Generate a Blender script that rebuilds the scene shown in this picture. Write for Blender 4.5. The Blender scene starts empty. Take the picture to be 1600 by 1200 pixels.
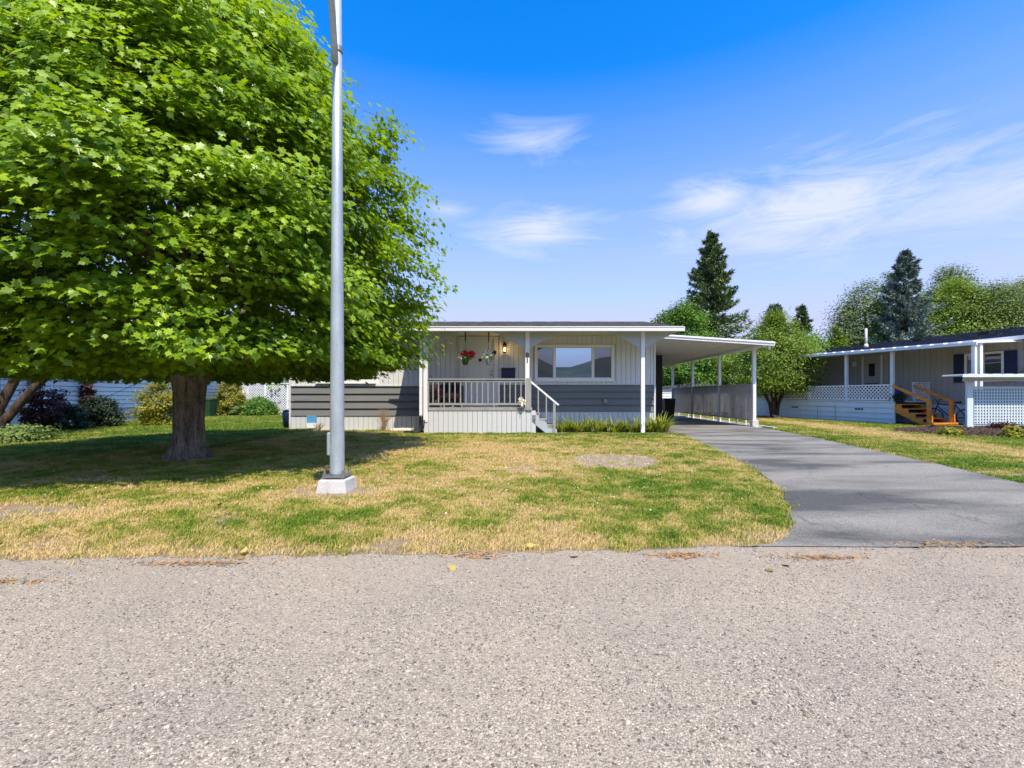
import bpy, math, random
import numpy as np
from mathutils import Matrix, Vector, Euler

random.seed(7)
rng = np.random.default_rng(11)
S = bpy.context.scene
COL = S.collection
R = math.radians

# ------------------------------------------------------------------ camera, sky, sun, exposure
EYE = 1.12
cd = bpy.data.cameras.new("camera")
cam = bpy.data.objects.new("camera", cd)
COL.objects.link(cam)
cam.location = (0, 0, EYE)
cam.rotation_euler = (R(90), 0, 0)
cd.sensor_width = 36
cd.lens = 16.0
cd.shift_x = -21 / 1600
cd.shift_y = 18 / 1600
cd.clip_start = 0.05
cd.clip_end = 6000
S.camera = cam

SUN = Vector((0.215, -0.56, 1.0)).normalized()          # towards the sun
elev = math.asin(SUN.z)
azim = math.atan2(SUN.x, SUN.y)                          # clockwise from +Y
w = bpy.data.worlds.new("World")
S.world = w
w.use_nodes = True
nt = w.node_tree
nt.nodes.clear()
def wn(t, **k):
    n = nt.nodes.new(t)
    for a, b in k.items():
        setattr(n, a, b)
    return n
def wmath(op, a, b=None, c=None, clamp=False):
    n = wn('ShaderNodeMath', operation=op)
    n.use_clamp = clamp
    for i, v in enumerate((a, b, c)):
        if v is None:
            continue
        if isinstance(v, (int, float)):
            n.inputs[i].default_value = v
        else:
            nt.links.new(v, n.inputs[i])
    return n.outputs[0]
sky = wn('ShaderNodeTexSky', sky_type='NISHITA')
sky.sun_disc = False
sky.sun_elevation = elev
sky.sun_rotation = azim
sky.altitude = 400
sky.air_density = 1.0
sky.dust_density = 0.6
sky.ozone_density = 3.0
hs = wn('ShaderNodeHueSaturation')
hs.inputs['Hue'].default_value = 0.508
hs.inputs['Saturation'].default_value = 1.42
hs.inputs['Value'].default_value = 1.7
nt.links.new(sky.outputs[0], hs.inputs['Color'])
tc = wn('ShaderNodeTexCoord')
DIR = tc.outputs['Generated']
sep = wn('ShaderNodeSeparateXYZ')
nt.links.new(DIR, sep.inputs[0])
mp = wn('ShaderNodeMapping')
mp.inputs['Scale'].default_value = (1.6, 1.6, 7.0)
mp.inputs['Rotation'].default_value = (0, R(9), 0)
nt.links.new(DIR, mp.inputs[0])
nz = wn('ShaderNodeTexNoise')
nz.inputs['Scale'].default_value = 2.9
nz.inputs['Detail'].default_value = 9
nz.inputs['Roughness'].default_value = 0.68
nz.inputs['Distortion'].default_value = 0.9
nt.links.new(mp.outputs[0], nz.inputs['Vector'])
NZ = nz.outputs[0]
def cloud(cx, cz, rx, rz, thr, gain):
    """a wisp of cloud at one place in the sky: direction (cx, 1, cz) normalised"""
    c = Vector((cx, 1, cz)).normalized()
    sx = wmath('DIVIDE', wmath('SUBTRACT', sep.outputs[0], c.x), rx)
    sy = wmath('DIVIDE', wmath('SUBTRACT', sep.outputs[1], c.y), rx)
    sz = wmath('DIVIDE', wmath('SUBTRACT', sep.outputs[2], c.z), rz)
    d2 = wmath('ADD', wmath('ADD', wmath('MULTIPLY', sx, sx), wmath('MULTIPLY', sy, sy)), wmath('MULTIPLY', sz, sz))
    env = wmath('SUBTRACT', 1.0, wmath('SQRT', d2), clamp=True)
    k = wmath('MULTIPLY', wmath('SUBTRACT', wmath('ADD', NZ, wmath('MULTIPLY', env, 0.42)), thr, clamp=True), gain)
    return wmath('MULTIPLY', k, wmath('POWER', env, 0.5), clamp=True)
clouds = [cloud(0.66, 0.42, 0.40, 0.12, 0.61, 3.6), cloud(1.02, 0.45, 0.30, 0.12, 0.63, 2.4), cloud(0.42, 0.43, 0.14, 0.06, 0.56, 2.8),
          cloud(0.03, 0.36, 0.20, 0.07, 0.60, 3.2), cloud(0.01, 0.56, 0.17, 0.06, 0.62, 2.0), cloud(-0.17, 0.41, 0.08, 0.03, 0.56, 1.5)]
tot = clouds[0]
for c in clouds[1:]:
    tot = wmath('MAXIMUM', tot, c)
# thin layered haze streaks near the horizon, all the way round
lowband = wmath('MULTIPLY', wmath('SUBTRACT', 0.58, sep.outputs[2], clamp=True), 1.95, clamp=True)
mp2 = wn('ShaderNodeMapping')
mp2.inputs['Scale'].default_value = (0.8, 0.8, 14.0)
nt.links.new(DIR, mp2.inputs[0])
nz2 = wn('ShaderNodeTexNoise')
nz2.inputs['Scale'].default_value = 2.0
nz2.inputs['Detail'].default_value = 5
nt.links.new(mp2.outputs[0], nz2.inputs['Vector'])
streak = wmath('MULTIPLY', wmath('ADD', 0.72, wmath('MULTIPLY', nz2.outputs[0], 0.55)), lowband, clamp=True)
mxh = wn('ShaderNodeMix', data_type='RGBA')
nt.links.new(streak, mxh.inputs[0])
nt.links.new(hs.outputs[0], mxh.inputs[6])
mxh.inputs[7].default_value = (3.0, 3.0, 4.35, 1)
mx = wn('ShaderNodeMix', data_type='RGBA')
nt.links.new(wmath('MULTIPLY', tot, 0.9, clamp=True), mx.inputs[0])
nt.links.new(mxh.outputs[2], mx.inputs[6])
mx.inputs[7].default_value = (3.8, 4.05, 4.7, 1)
bg = wn('ShaderNodeBackground')
bg.inputs['Strength'].default_value = 0.14
nt.links.new(mx.outputs[2], bg.inputs['Color'])
wo = wn('ShaderNodeOutputWorld')
nt.links.new(bg.outputs[0], wo.inputs[0])

sl = bpy.data.lights.new("sun", 'SUN')
sl.energy = 4.2
sl.angle = R(0.53)
sl.color = (1.0, 0.905, 0.73)
so = bpy.data.objects.new("sun", sl)
COL.objects.link(so)
so.rotation_euler = (-SUN).to_track_quat('-Z', 'Y').to_euler()
so.location = (10, -20, 40)
S.view_settings.view_transform = 'Standard'
S.view_settings.look = 'None'
S.view_settings.exposure = 0.62
S.view_settings.gamma = 1
S.view_settings.use_curve_mapping = False
S.render.engine = 'CYCLES'
S.cycles.max_bounces = 8
S.cycles.transparent_max_bounces = 8

# ------------------------------------------------------------------ materials
MATS = {}
def mat(name, color, rough=0.7, vary=0.12, vscale=3.0, bump=0.0, bscale=40.0, spec=0.35, metallic=0.0, stretch=None,
        color2=None, transl=0.0, attr=None, rand=False, emit=None, fine=0.0, fscale=120.0):
    m = bpy.data.materials.new(name)
    m.use_nodes = True
    t = m.node_tree
    p = t.nodes['Principled BSDF']
    p.inputs['Roughness'].default_value = rough
    p.inputs['Specular IOR Level'].default_value = spec
    p.inputs['Metallic'].default_value = metallic
    c = (*color, 1)
    geo = t.nodes.new('ShaderNodeTexCoord')
    vec = geo.outputs['Object']
    if stretch:
        mpp = t.nodes.new('ShaderNodeMapping')
        mpp.inputs['Scale'].default_value = stretch
        t.links.new(vec, mpp.inputs[0])
        vec = mpp.outputs[0]
    n1 = t.nodes.new('ShaderNodeTexNoise')
    n1.inputs['Scale'].default_value = vscale
    n1.inputs['Detail'].default_value = 6
    n1.inputs['Roughness'].default_value = 0.65
    t.links.new(vec, n1.inputs['Vector'])
    ramp = t.nodes.new('ShaderNodeMix')
    ramp.data_type = 'RGBA'
    ramp.inputs[6].default_value = tuple(max(0, x * (1 - vary)) for x in color) + (1,)
    c2 = color2 if color2 else tuple(min(1, x * (1 + vary)) for x in color)
    ramp.inputs[7].default_value = (*c2, 1)
    mr = t.nodes.new('ShaderNodeMapRange')
    mr.inputs['From Min'].default_value = 0.32
    mr.inputs['From Max'].default_value = 0.68
    t.links.new(n1.outputs[0], mr.inputs[0])
    fac = mr.outputs[0]
    if rand or attr:
        if rand:
            oi = t.nodes.new('ShaderNodeObjectInfo')
            rv = oi.outputs['Random']
        else:
            at = t.nodes.new('ShaderNodeAttribute')
            at.attribute_name = attr
            rv = at.outputs['Fac']
        ad = t.nodes.new('ShaderNodeMath')
        ad.operation = 'MULTIPLY_ADD'
        t.links.new(fac, ad.inputs[0])
        ad.inputs[1].default_value = 0.35
        sc = t.nodes.new('ShaderNodeMath')
        sc.operation = 'MULTIPLY'
        t.links.new(rv, sc.inputs[0])
        sc.inputs[1].default_value = 0.75
        t.links.new(sc.outputs[0], ad.inputs[2])
        fac = ad.outputs[0]
    t.links.new(fac, ramp.inputs[0])
    colout = ramp.outputs[2]
    if fine:
        n3 = t.nodes.new('ShaderNodeTexNoise')
        n3.inputs['Scale'].default_value = fscale
        n3.inputs['Detail'].default_value = 3
        t.links.new(geo.outputs['Object'], n3.inputs['Vector'])
        mr3 = t.nodes.new('ShaderNodeMapRange')
        mr3.inputs['From Min'].default_value = 0.3
        mr3.inputs['From Max'].default_value = 0.7
        mr3.inputs['To Min'].default_value = 1 - fine
        mr3.inputs['To Max'].default_value = 1 + fine
        t.links.new(n3.outputs[0], mr3.inputs[0])
        mm = t.nodes.new('ShaderNodeMix')
        mm.data_type = 'RGBA'
        mm.blend_type = 'MULTIPLY'
        mm.inputs[0].default_value = 1
        t.links.new(colout, mm.inputs[6])
        t.links.new(mr3.outputs[0], mm.inputs[7])
        colout = mm.outputs[2]
    t.links.new(colout, p.inputs['Base Color'])
    if bump:
        n2 = t.nodes.new('ShaderNodeTexNoise')
        n2.inputs['Scale'].default_value = bscale
        n2.inputs['Detail'].default_value = 5
        t.links.new(vec, n2.inputs['Vector'])
        b = t.nodes.new('ShaderNodeBump')
        b.inputs['Strength'].default_value = bump
        b.inputs['Distance'].default_value = 0.02
        t.links.new(n2.outputs[0], b.inputs['Height'])
        t.links.new(b.outputs[0], p.inputs['Normal'])
    if transl:
        tr = t.nodes.new('ShaderNodeBsdfTranslucent')
        hv = t.nodes.new('ShaderNodeMix')
        hv.data_type = 'RGBA'
        hv.blend_type = 'MULTIPLY'
        hv.inputs[0].default_value = 1
        hv.inputs[7].default_value = (1.6, 1.5, 0.5, 1)
        t.links.new(colout, hv.inputs[6])
        t.links.new(hv.outputs[2], tr.inputs['Color'])
        ms = t.nodes.new('ShaderNodeMixShader')
        ms.inputs[0].default_value = transl
        t.links.new(p.outputs[0], ms.inputs[1])
        t.links.new(tr.outputs[0], ms.inputs[2])
        t.links.new(ms.outputs[0], t.nodes['Material Output'].inputs[0])
    if emit:
        p.inputs['Emission Color'].default_value = (*emit[0], 1)
        p.inputs['Emission Strength'].default_value = emit[1]
    MATS[name] = m
    return m

M_paint = mat('pale_paint', (0.67, 0.67, 0.65), 0.6, 0.05, 1.3, 0.08, 60, fine=0.03)
M_white = mat('white_paint', (0.80, 0.80, 0.78), 0.45, 0.04, 2.0)
M_slate = mat('slate_grey_siding', (0.165, 0.165, 0.158), 0.65, 0.10, 2.0, 0.10, 90, stretch=(0.4, 1, 3), fine=0.05)
M_skirt = mat('skirting_paint', (0.60, 0.60, 0.58), 0.6, 0.07, 2.0, 0.10, 60)
M_rail = mat('weathered_grey_wood', (0.31, 0.305, 0.285), 0.75, 0.18, 6.0, 0.15, 80)
M_deck = mat('deck_wood', (0.30, 0.28, 0.25), 0.8, 0.2, 5.0, 0.2, 60)
M_soffit = mat('soffit_cream', (0.60, 0.57, 0.49), 0.7, 0.05)
M_valance = mat('valance_paint', (0.44, 0.475, 0.495), 0.6, 0.04)
M_door = mat('door_paint', (0.66, 0.68, 0.68), 0.5, 0.03)
M_shingle = mat('grey_shingles', (0.10, 0.095, 0.092), 0.95, 0.45, 9.0, 0.6, 60, stretch=(0.5, 1, 1), fine=0.35, fscale=45)
M_shingle_dark = mat('dark_shingles', (0.075, 0.075, 0.083), 0.95, 0.40, 6.0, 0.6, 60, fine=0.4, fscale=35)
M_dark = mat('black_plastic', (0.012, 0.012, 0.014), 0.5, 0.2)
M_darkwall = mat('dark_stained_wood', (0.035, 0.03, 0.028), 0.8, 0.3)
M_metal = mat('galvanised_metal', (0.40, 0.445, 0.455), 0.48, 0.18, 7.0, 0.05, 30, metallic=0.35, spec=0.5, stretch=(1, 1, 0.25), fine=0.05, fscale=25)
M_bolt = mat('bolt_metal', (0.30, 0.31, 0.30), 0.5, 0.2, metallic=0.7)
M_conc = mat('white_concrete', (0.52, 0.50, 0.46), 0.9, 0.16, 7.0, 0.35, 50, fine=0.08, fscale=70)
M_graylat = mat('grey_lattice', (0.40, 0.39, 0.40), 0.75, 0.1)
M_whitelat = mat('white_lattice', (0.80, 0.80, 0.79), 0.6, 0.06)
M_blue_white = mat('cool_white_paint', (0.64, 0.73, 0.745), 0.55, 0.06)
M_greige = mat('greige_wall', (0.38, 0.365, 0.34), 0.7, 0.05)
M_navy = mat('navy_paint', (0.012, 0.024, 0.075), 0.5, 0.15)
M_cedar = mat('orange_cedar', (0.72, 0.26, 0.04), 0.6, 0.25, 6.0, 0.15, 40, stretch=(1, 0.3, 3))
M_blue = mat('royal_blue_plastic', (0.012, 0.02, 0.28), 0.4, 0.2)
M_bark = mat('maple_bark', (0.15, 0.12, 0.095), 0.95, 0.65, 14.0, 1.0, 30, stretch=(1, 1, 0.16), color2=(0.34, 0.28, 0.22), fine=0.3, fscale=40)
M_bark2 = mat('rough_bark', (0.04, 0.028, 0.02), 0.95, 0.7, 12.0, 1.0, 26, stretch=(1, 1, 0.2), color2=(0.125, 0.08, 0.052), fine=0.3, fscale=30)
M_lamp = mat('lamp_glow', (0.9, 0.7, 0.4), 0.4, emit=((1.0, 0.62, 0.22), 5.0))
M_black_metal = mat('black_metal', (0.02, 0.018, 0.016), 0.5, 0.1)
M_red = mat('red_petals', (0.55, 0.008, 0.02), 0.6, 0.3, 20, transl=0.15)
M_petal = mat('cream_petals', (0.82, 0.79, 0.68), 0.6, 0.1, 20, transl=0.15)
M_green_pot = mat('dark_green_pot', (0.02, 0.06, 0.025), 0.5, 0.2)
M_grey_pot = mat('blue_grey_pot', (0.25, 0.30, 0.33), 0.5, 0.2)
M_mulch = mat('brown_mulch', (0.060, 0.036, 0.028), 0.95, 0.5, 15, 0.8, 50, attr='tint', color2=(0.12, 0.075, 0.055))
M_terra = mat('terracotta', (0.45, 0.14, 0.07), 0.8, 0.2)
M_straw = mat('dry_stems', (0.42, 0.29, 0.17), 0.9, 0.3, attr='tint')

# foliage
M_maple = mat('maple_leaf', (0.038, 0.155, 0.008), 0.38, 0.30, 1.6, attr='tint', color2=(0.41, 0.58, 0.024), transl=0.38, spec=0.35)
M_maple_o = mat('maple_leaf_single', (0.045, 0.165, 0.008), 0.38, 0.30, 1.6, rand=True, color2=(0.40, 0.56, 0.024), transl=0.38, spec=0.35)
M_leaf_green = mat('bush_leaf_green', (0.035, 0.105, 0.014), 0.5, 0.2, 1.0, attr='tint', color2=(0.19, 0.36, 0.04), transl=0.3)
M_leaf_yell = mat('bush_leaf_yellow', (0.09, 0.13, 0.016), 0.5, 0.2, 1.0, attr='tint', color2=(0.42, 0.38, 0.03), transl=0.3)
M_leaf_gold = mat('golden_green_leaf', (0.035, 0.085, 0.014), 0.5, 0.2, 1.0, attr='tint', color2=(0.29, 0.41, 0.04), transl=0.3)
M_leaf_olive = mat('olive_leaf', (0.045, 0.085, 0.020), 0.55, 0.2, 1.0, attr='tint', color2=(0.25, 0.34, 0.075), transl=0.25)
M_leaf_dark = mat('dark_leaf', (0.018, 0.035, 0.012), 0.5, 0.2, 1.0, attr='tint', color2=(0.07, 0.10, 0.03), transl=0.2)
M_leaf_purple = mat('purple_leaf', (0.045, 0.012, 0.018), 0.5, 0.2, 1.0, attr='tint', color2=(0.16, 0.055, 0.06), transl=0.2)
M_needle_green = mat('fir_needles', (0.050, 0.095, 0.035), 0.7, 0.2, 1.0, attr='tint', color2=(0.24, 0.32, 0.12))
M_needle_blue = mat('spruce_needles', (0.06, 0.10, 0.085), 0.7, 0.2, 1.0, attr='tint', color2=(0.36, 0.44, 0.38))
M_lily = mat('lily_leaf', (0.09, 0.17, 0.02), 0.45, 0.2, 2.0, attr='tint', color2=(0.42, 0.46, 0.06), transl=0.3)

def glass_mat(name, refl, tint=(0.9, 0.95, 1.0), dark=(0.01, 0.013, 0.016)):
    m = bpy.data.materials.new(name)
    m.use_nodes = True
    t = m.node_tree
    p = t.nodes['Principled BSDF']
    p.inputs['Base Color'].default_value = (*dark, 1)
    p.inputs['Roughness'].default_value = 0.2
    g = t.nodes.new('ShaderNodeBsdfGlossy')
    g.inputs['Color'].default_value = (*tint, 1)
    g.inputs['Roughness'].default_value = 0.008
    ms = t.nodes.new('ShaderNodeMixShader')
    ms.inputs[0].default_value = refl
    t.links.new(p.outputs[0], ms.inputs[1])
    t.links.new(g.outputs[0], ms.inputs[2])
    t.links.new(ms.outputs[0], t.nodes['Material Output'].inputs[0])
    return m
M_glass = glass_mat('window_glass', 0.60, (0.62, 0.82, 1.0))
M_glass_screen = glass_mat('screened_glass', 0.16, dark=(0.022, 0.03, 0.036))
M_glass_far = glass_mat('far_window_glass', 0.16)

# ------------------------------------------------------------------ helpers
WM = {}
def tagit(o, label=None, cat=None, group=None, kind=None):
    if label: o['label'] = label
    if cat: o['category'] = cat
    if group: o['group'] = group
    if kind: o['kind'] = kind
    return o
def thing(name, loc, label, cat, group=None, rot=0.0):
    o = bpy.data.objects.new(name, None)
    o.empty_display_size = 0.2
    COL.objects.link(o)
    o.location = loc
    o.rotation_euler = (0, 0, rot)
    WM[o.name] = Matrix.Translation(loc) @ Matrix.Rotation(rot, 4, 'Z')
    return tagit(o, label, cat, group)
def link(name, me, parent=None, loc=(0, 0, 0), rot=None, m=None):
    """loc is in the parent's own frame"""
    o = bpy.data.objects.new(name, me)
    COL.objects.link(o)
    if m is not None and not me.materials:
        me.materials.append(m)
    if parent is not None:
        o.parent = parent
    o.location = loc
    if rot is not None:
        o.rotation_euler = rot
    base = WM.get(parent.name, Matrix.Identity(4)) if parent is not None else Matrix.Identity(4)
    WM[o.name] = base @ (Matrix.Translation(loc) @ (Euler(rot).to_matrix().to_4x4() if rot is not None else Matrix.Identity(4)))
    return o
class MB:
    def __init__(self):
        self.v = []; self.f = []
    def box(self, x0, x1, y0, y1, z0, z1):
        n = len(self.v)
        self.v += [(x0, y0, z0), (x1, y0, z0), (x1, y1, z0), (x0, y1, z0), (x0, y0, z1), (x1, y0, z1), (x1, y1, z1), (x0, y1, z1)]
        self.f += [(n, n+3, n+2, n+1), (n+4, n+5, n+6, n+7), (n, n+1, n+5, n+4), (n+1, n+2, n+6, n+5), (n+2, n+3, n+7, n+6), (n+3, n, n+4, n+7)]
        return self
    def prism(self, pts, axis, a, b):
        """extrude a closed 2-D outline; axis 'y': pts are (x,z); axis 'x': (y,z); axis 'z': (x,y)"""
        n = len(self.v); k = len(pts)
        def P(p, t):
            return {'y': (p[0], t, p[1]), 'x': (t, p[0], p[1]), 'z': (p[0], p[1], t)}[axis]
        self.v += [P(p, a) for p in pts] + [P(p, b) for p in pts]
        self.f += [tuple(range(n, n+k)), tuple(range(n+2*k-1, n+k-1, -1))]
        for i in range(k):
            j = (i+1) % k
            self.f.append((n+i, n+k+i, n+k+j, n+j))
        return self
    def tube(self, path, rad, seg=8, cap=True):
        path = [Vector(p) for p in path]
        if not isinstance(rad, (list, tuple)):
            rad = [rad]*len(path)
        n0 = len(self.v); up = None
        for i, p in enumerate(path):
            d = (path[min(i+1, len(path)-1)] - path[max(i-1, 0)]).normalized()
            if up is None:
                up = d.orthogonal().normalized()
            else:
                up = (up - d*up.dot(d))
                up = up.normalized() if up.length > 1e-6 else d.orthogonal().normalized()
            s = d.cross(up)
            for k in range(seg):
                a = 2*math.pi*k/seg
                self.v.append(tuple(p + (up*math.cos(a) + s*math.sin(a))*rad[i]))
        for i in range(len(path)-1):
            for k in range(seg):
                a = n0+i*seg+k; b = n0+i*seg+(k+1) % seg
                self.f.append((a, b, b+seg, a+seg))
        if cap:
            self.f.append(tuple(n0+k for k in range(seg-1, -1, -1)))
            e = n0+(len(path)-1)*seg
            self.f.append(tuple(e+k for k in range(seg)))
        return self
    def bar(self, p, q, wx, wz):
        """square bar from p to q"""
        p = Vector(p); q = Vector(q); d = (q-p).normalized()
        s = d.cross(Vector((0, 0, 1)))
        if s.length < 1e-4: s = Vector((1, 0, 0))
        s.normalize(); u = s.cross(d)
        n = len(self.v)
        for c in (p, q):
            for a, b in ((-1, -1), (1, -1), (1, 1), (-1, 1)):
                self.v.append(tuple(c + s*a*wx/2 + u*b*wz/2))
        self.f += [(n, n+1, n+2, n+3), (n+7, n+6, n+5, n+4)]
        for i in range(4):
            j = (i+1) % 4
            self.f.append((n+i, n+4+i, n+4+j, n+j))
        return self
    def mesh(self, name, smooth=False, bevel=0.0):
        me = bpy.data.meshes.new(name)
        me.from_pydata(self.v, [], self.f)
        import bmesh
        bm = bmesh.new(); bm.from_mesh(me)
        bmesh.ops.recalc_face_normals(bm, faces=bm.faces)
        if bevel:
            bmesh.ops.bevel(bm, geom=list(bm.edges), offset=bevel, segments=1, affect='EDGES')
        bm.to_mesh(me); bm.free()
        if smooth:
            me.polygons.foreach_set('use_smooth', [True]*len(me.polygons))
        me.update()
        return me
    def build(self, name, m, parent=None, world=True, smooth=False, bevel=0.0, **tags):
        if parent is not None and world:
            inv = WM[parent.name].inverted()
            self.v = [tuple(inv @ Vector(p)) for p in self.v]
        o = link(name, self.mesh(name, smooth, bevel), parent, m=m)
        return tagit(o, **tags)
def B(name, m, parent, x0, x1, y0, y1, z0, z1, bevel=0.0, **tags):
    """a box as a part whose origin sits at its own corner"""
    inv = WM[parent.name].inverted() if parent is not None else Matrix.Identity(4)
    me = MB().box(0, x1-x0, 0, y1-y0, 0, z1-z0).mesh(name, bevel=bevel)
    loc = inv @ Vector((x0, y0, z0))
    return tagit(link(name, me, parent, loc, m=m), **tags)
CACHE = {}
def piece(name, m, parent, loc, size, wedge=None, local=False, rot=None):
    """one plank / board / baluster; alike pieces share their mesh"""
    key = (name, m.name, tuple(round(s, 3) for s in size), wedge)
    if key not in CACHE:
        b = MB(); sx, sy, sz = size
        if wedge == 'lapx':      # plank runs along x, faces -y, bottom edge stands proud
            b.prism([(0, 0), (sy, 0), (sy, sz), (sy*0.62, sz)], 'x', 0, sx)
        elif wedge == 'lapy+':   # plank runs along y, faces +x
            b.prism([(0, 0), (sx, 0), (sx*0.38, sz), (0, sz)], 'y', 0, sy)
        elif wedge == 'lapy-':   # plank runs along y, faces -x
            b.prism([(0, 0), (sx, 0), (sx, sz), (sx*0.62, sz)], 'y', 0, sy)
        else:
            b.box(0, sx, 0, sy, 0, sz)
        bev = 0.004 if wedge is None and min(size) > 0.012 else 0.0
        CACHE[key] = b.mesh(name, bevel=bev)
    if not local and parent is not None:
        loc = WM[parent.name].inverted() @ Vector(loc)
    return link(name, CACHE[key], parent, loc, rot, m)

def npmesh(name, verts, faces, m, parent=None, tint=None, world=True, **tags):
    """verts (N,k,3) blocks sharing one face template: faces = list of index tuples into a block"""
    N, k, _ = verts.shape
    if parent is not None and world:
        inv = np.array(WM[parent.name].inverted())
        verts = verts @ inv[:3, :3].T + inv[:3, 3]
    me = bpy.data.meshes.new(name)
    me.vertices.add(N*k)
    me.vertices.foreach_set('co', verts.astype(np.float32).ravel())
    tpl = np.concatenate([np.array(f) for f in faces])
    L = len(tpl)
    me.loops.add(N*L)
    idx = (tpl[None, :] + (np.arange(N)*k)[:, None]).ravel()
    me.loops.foreach_set('vertex_index', idx.astype(np.int32))
    sizes = np.array([len(f) for f in faces])
    starts = np.concatenate([[0], np.cumsum(sizes)[:-1]])
    me.polygons.add(N*len(faces))
    me.polygons.foreach_set('loop_start', (starts[None, :] + (np.arange(N)*L)[:, None]).ravel().astype(np.int32))
    me.polygons.foreach_set('loop_total', np.tile(sizes, N).astype(np.int32))
    me.update(calc_edges=True)
    if tint is not None:
        a = me.attributes.new('tint', 'FLOAT', 'POINT')
        a.data.foreach_set('value', np.repeat(tint, k).astype(np.float32))
    o = link(name, me, parent, m=m)
    return tagit(o, **tags)

# value noise used for lawn, crowns
def _hash(ix, iy, seed):
    h = (ix.astype(np.int64)*374761393 + iy.astype(np.int64)*668265263 + seed*974634777) & 0xFFFFFFFF
    h = ((h ^ (h >> 13)) * 1274126177) & 0xFFFFFFFF
    return ((h ^ (h >> 16)) & 0xFFFF) / 65535.0
def vnoise(x, y, seed=0):
    x = np.asarray(x, float); y = np.asarray(y, float)
    ix = np.floor(x); iy = np.floor(y)
    fx = x-ix; fy = y-iy
    fx = fx*fx*(3-2*fx); fy = fy*fy*(3-2*fy)
    a = _hash(ix, iy, seed); b = _hash(ix+1, iy, seed); c = _hash(ix, iy+1, seed); d = _hash(ix+1, iy+1, seed)
    return (a*(1-fx)+b*fx)*(1-fy) + (c*(1-fx)+d*fx)*fy
def fbm(x, y, seed=0, o=4):
    s = 0; a = 0.5; t = 0
    for i in range(o):
        s = s + a*vnoise(x*2**i, y*2**i, seed+i*17); t += a; a *= 0.5
    return s/t

# ------------------------------------------------------------------ ground plan
# driveway outline (left edge walked towards the house, right edge walked back)
DRV_L = [(1.55, 3.30), (1.90, 3.43), (2.20, 3.75), (2.40, 4.1), (2.62, 4.5), (2.78, 4.9), (3.02, 5.35), (3.22, 6.0), (3.45, 6.9), (3.72, 8.2), (3.98, 9.8), (4.22, 11.5), (4.45, 13.2), (4.55, 14.7)]
DRV_R = [(8.22, 16.2), (8.12, 15.0), (7.95, 13.6), (7.70, 12.2), (7.35, 10.5), (7.00, 8.8), (6.68, 7.3), (6.30, 5.8), (6.45, 4.9), (7.0, 4.1), (8.2, 3.6), (10.5, 3.38)]
def xl(y):
    return np.interp(y, [p[1] for p in DRV_L], [p[0] for p in DRV_L])
def xr(y):
    pr = DRV_R[::-1]
    return np.interp(y, [p[1] for p in pr], [p[0] for p in pr])
def road_edge(x):
    x = np.asarray(x, float)
    base = np.interp(x, [-30, -4, 0, 2, 12, 40], [2.2, 3.04, 3.23, 3.36, 3.40, 3.4])
    return base + 0.12*(fbm(x*1.3+9, x*0+3.3, 5)-0.5) + 0.07*(vnoise(x*7, x*0, 8)-0.5) + 0.03*(vnoise(x*19, x*0, 9)-0.5)
def lawn_depth(x, y):
    """rough distance inside the lawn, negative on road or driveway"""
    d = y - road_edge(x)
    inside_drv = np.minimum(x - xl(y), xr(y) - x)
    inside_drv = np.where(y > 16.2, np.minimum(x-4.0, 8.25-x), inside_drv)
    inside_drv = np.where((y > 27), -1.0, inside_drv)
    return np.minimum(d, -inside_drv)
def lawn_z(x, y):
    d = np.clip(lawn_depth(x, y)/0.5, 0, 1)
    return d*(0.030*fbm(x*0.9, y*0.9, 21) + 0.015*fbm(x*5, y*5, 31)) - 0.002
def dryness(x, y):
    """0 lush green .. 1 straw"""
    n = fbm(x*0.55+4, y*0.55, 41, 5)
    n2 = fbm(x*2.6, y*2.6, 51, 3)
    n3 = fbm(x*7.0, y*7.0, 54, 2)
    d = 0.56 + 0.85*(n-0.5) + 0.85*(n2-0.5) + 0.85*(n3-0.5)
    d = d + 0.16*np.exp(-((x+0.8)/3.4)**2-((y-8.5)/3.2)**2) - 0.16*np.exp(-((x-2.3)/1.2)**2-((y-5.6)/2.2)**2)
    d = d - 0.30*np.exp(-((y-12.7)/0.35)**2)*(x > -4) + 0.14*np.exp(-((y-3.5)/0.35)**2)
    d = d - 0.30*np.exp(-((x+2.9)/1.2)**2-((y-3.95-0.04*(x+3))/0.22)**2)
    d = np.where(x < -6.5, d - 0.42*np.clip((y-7.5)/3, 0, 1), d)
    right = (x > 6.2) & (y > 3.5)
    off = x - xr(np.clip(y, 3.4, 16.2))
    d = np.where(right, 0.30 + 0.9*(n2-0.5) + 0.5*(n-0.5) + 0.62*np.exp(-((off-2.3-0.4*(n-.5))/0.75)**2), d)
    return np.clip(d, 0, 1)
def bareness(x, y):
    b = np.clip((fbm(x*1.5+50, y*1.5+7, 61, 4)-0.66)*6, 0, 1)*(y < 9)
    b = np.maximum(b, np.exp(-((x+5.0)/0.75)**2-((y-4.35)/0.28)**2)*1.6)
    b = np.maximum(b, np.exp(-((x+2.2)/0.55)**2-((y-5.2)/0.38)**2)*1.25)
    b = np.maximum(b, np.exp(-((x+2.0)/1.6)**2-((y-3.28)/0.09)**2)*0.8)
    e = lawn_depth(x, y)
    b = np.maximum(b, np.clip(1-(e-0.01)/0.10, 0, 1)*(y < 4.5)*(x < 3))
    b = np.maximum(b, np.exp(-((x+5.9)/0.7)**2-((y-7.9)/0.6)**2)*1.2)
    q = ((x-1.5)/0.78)**2+((y-7.7)/0.95)**2
    b = np.maximum(b, np.clip((1.0+0.5*(fbm(x*4, y*4, 66, 3)-0.5)-q)*5, 0, 1))
    return np.clip(b, 0, 1)

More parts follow.
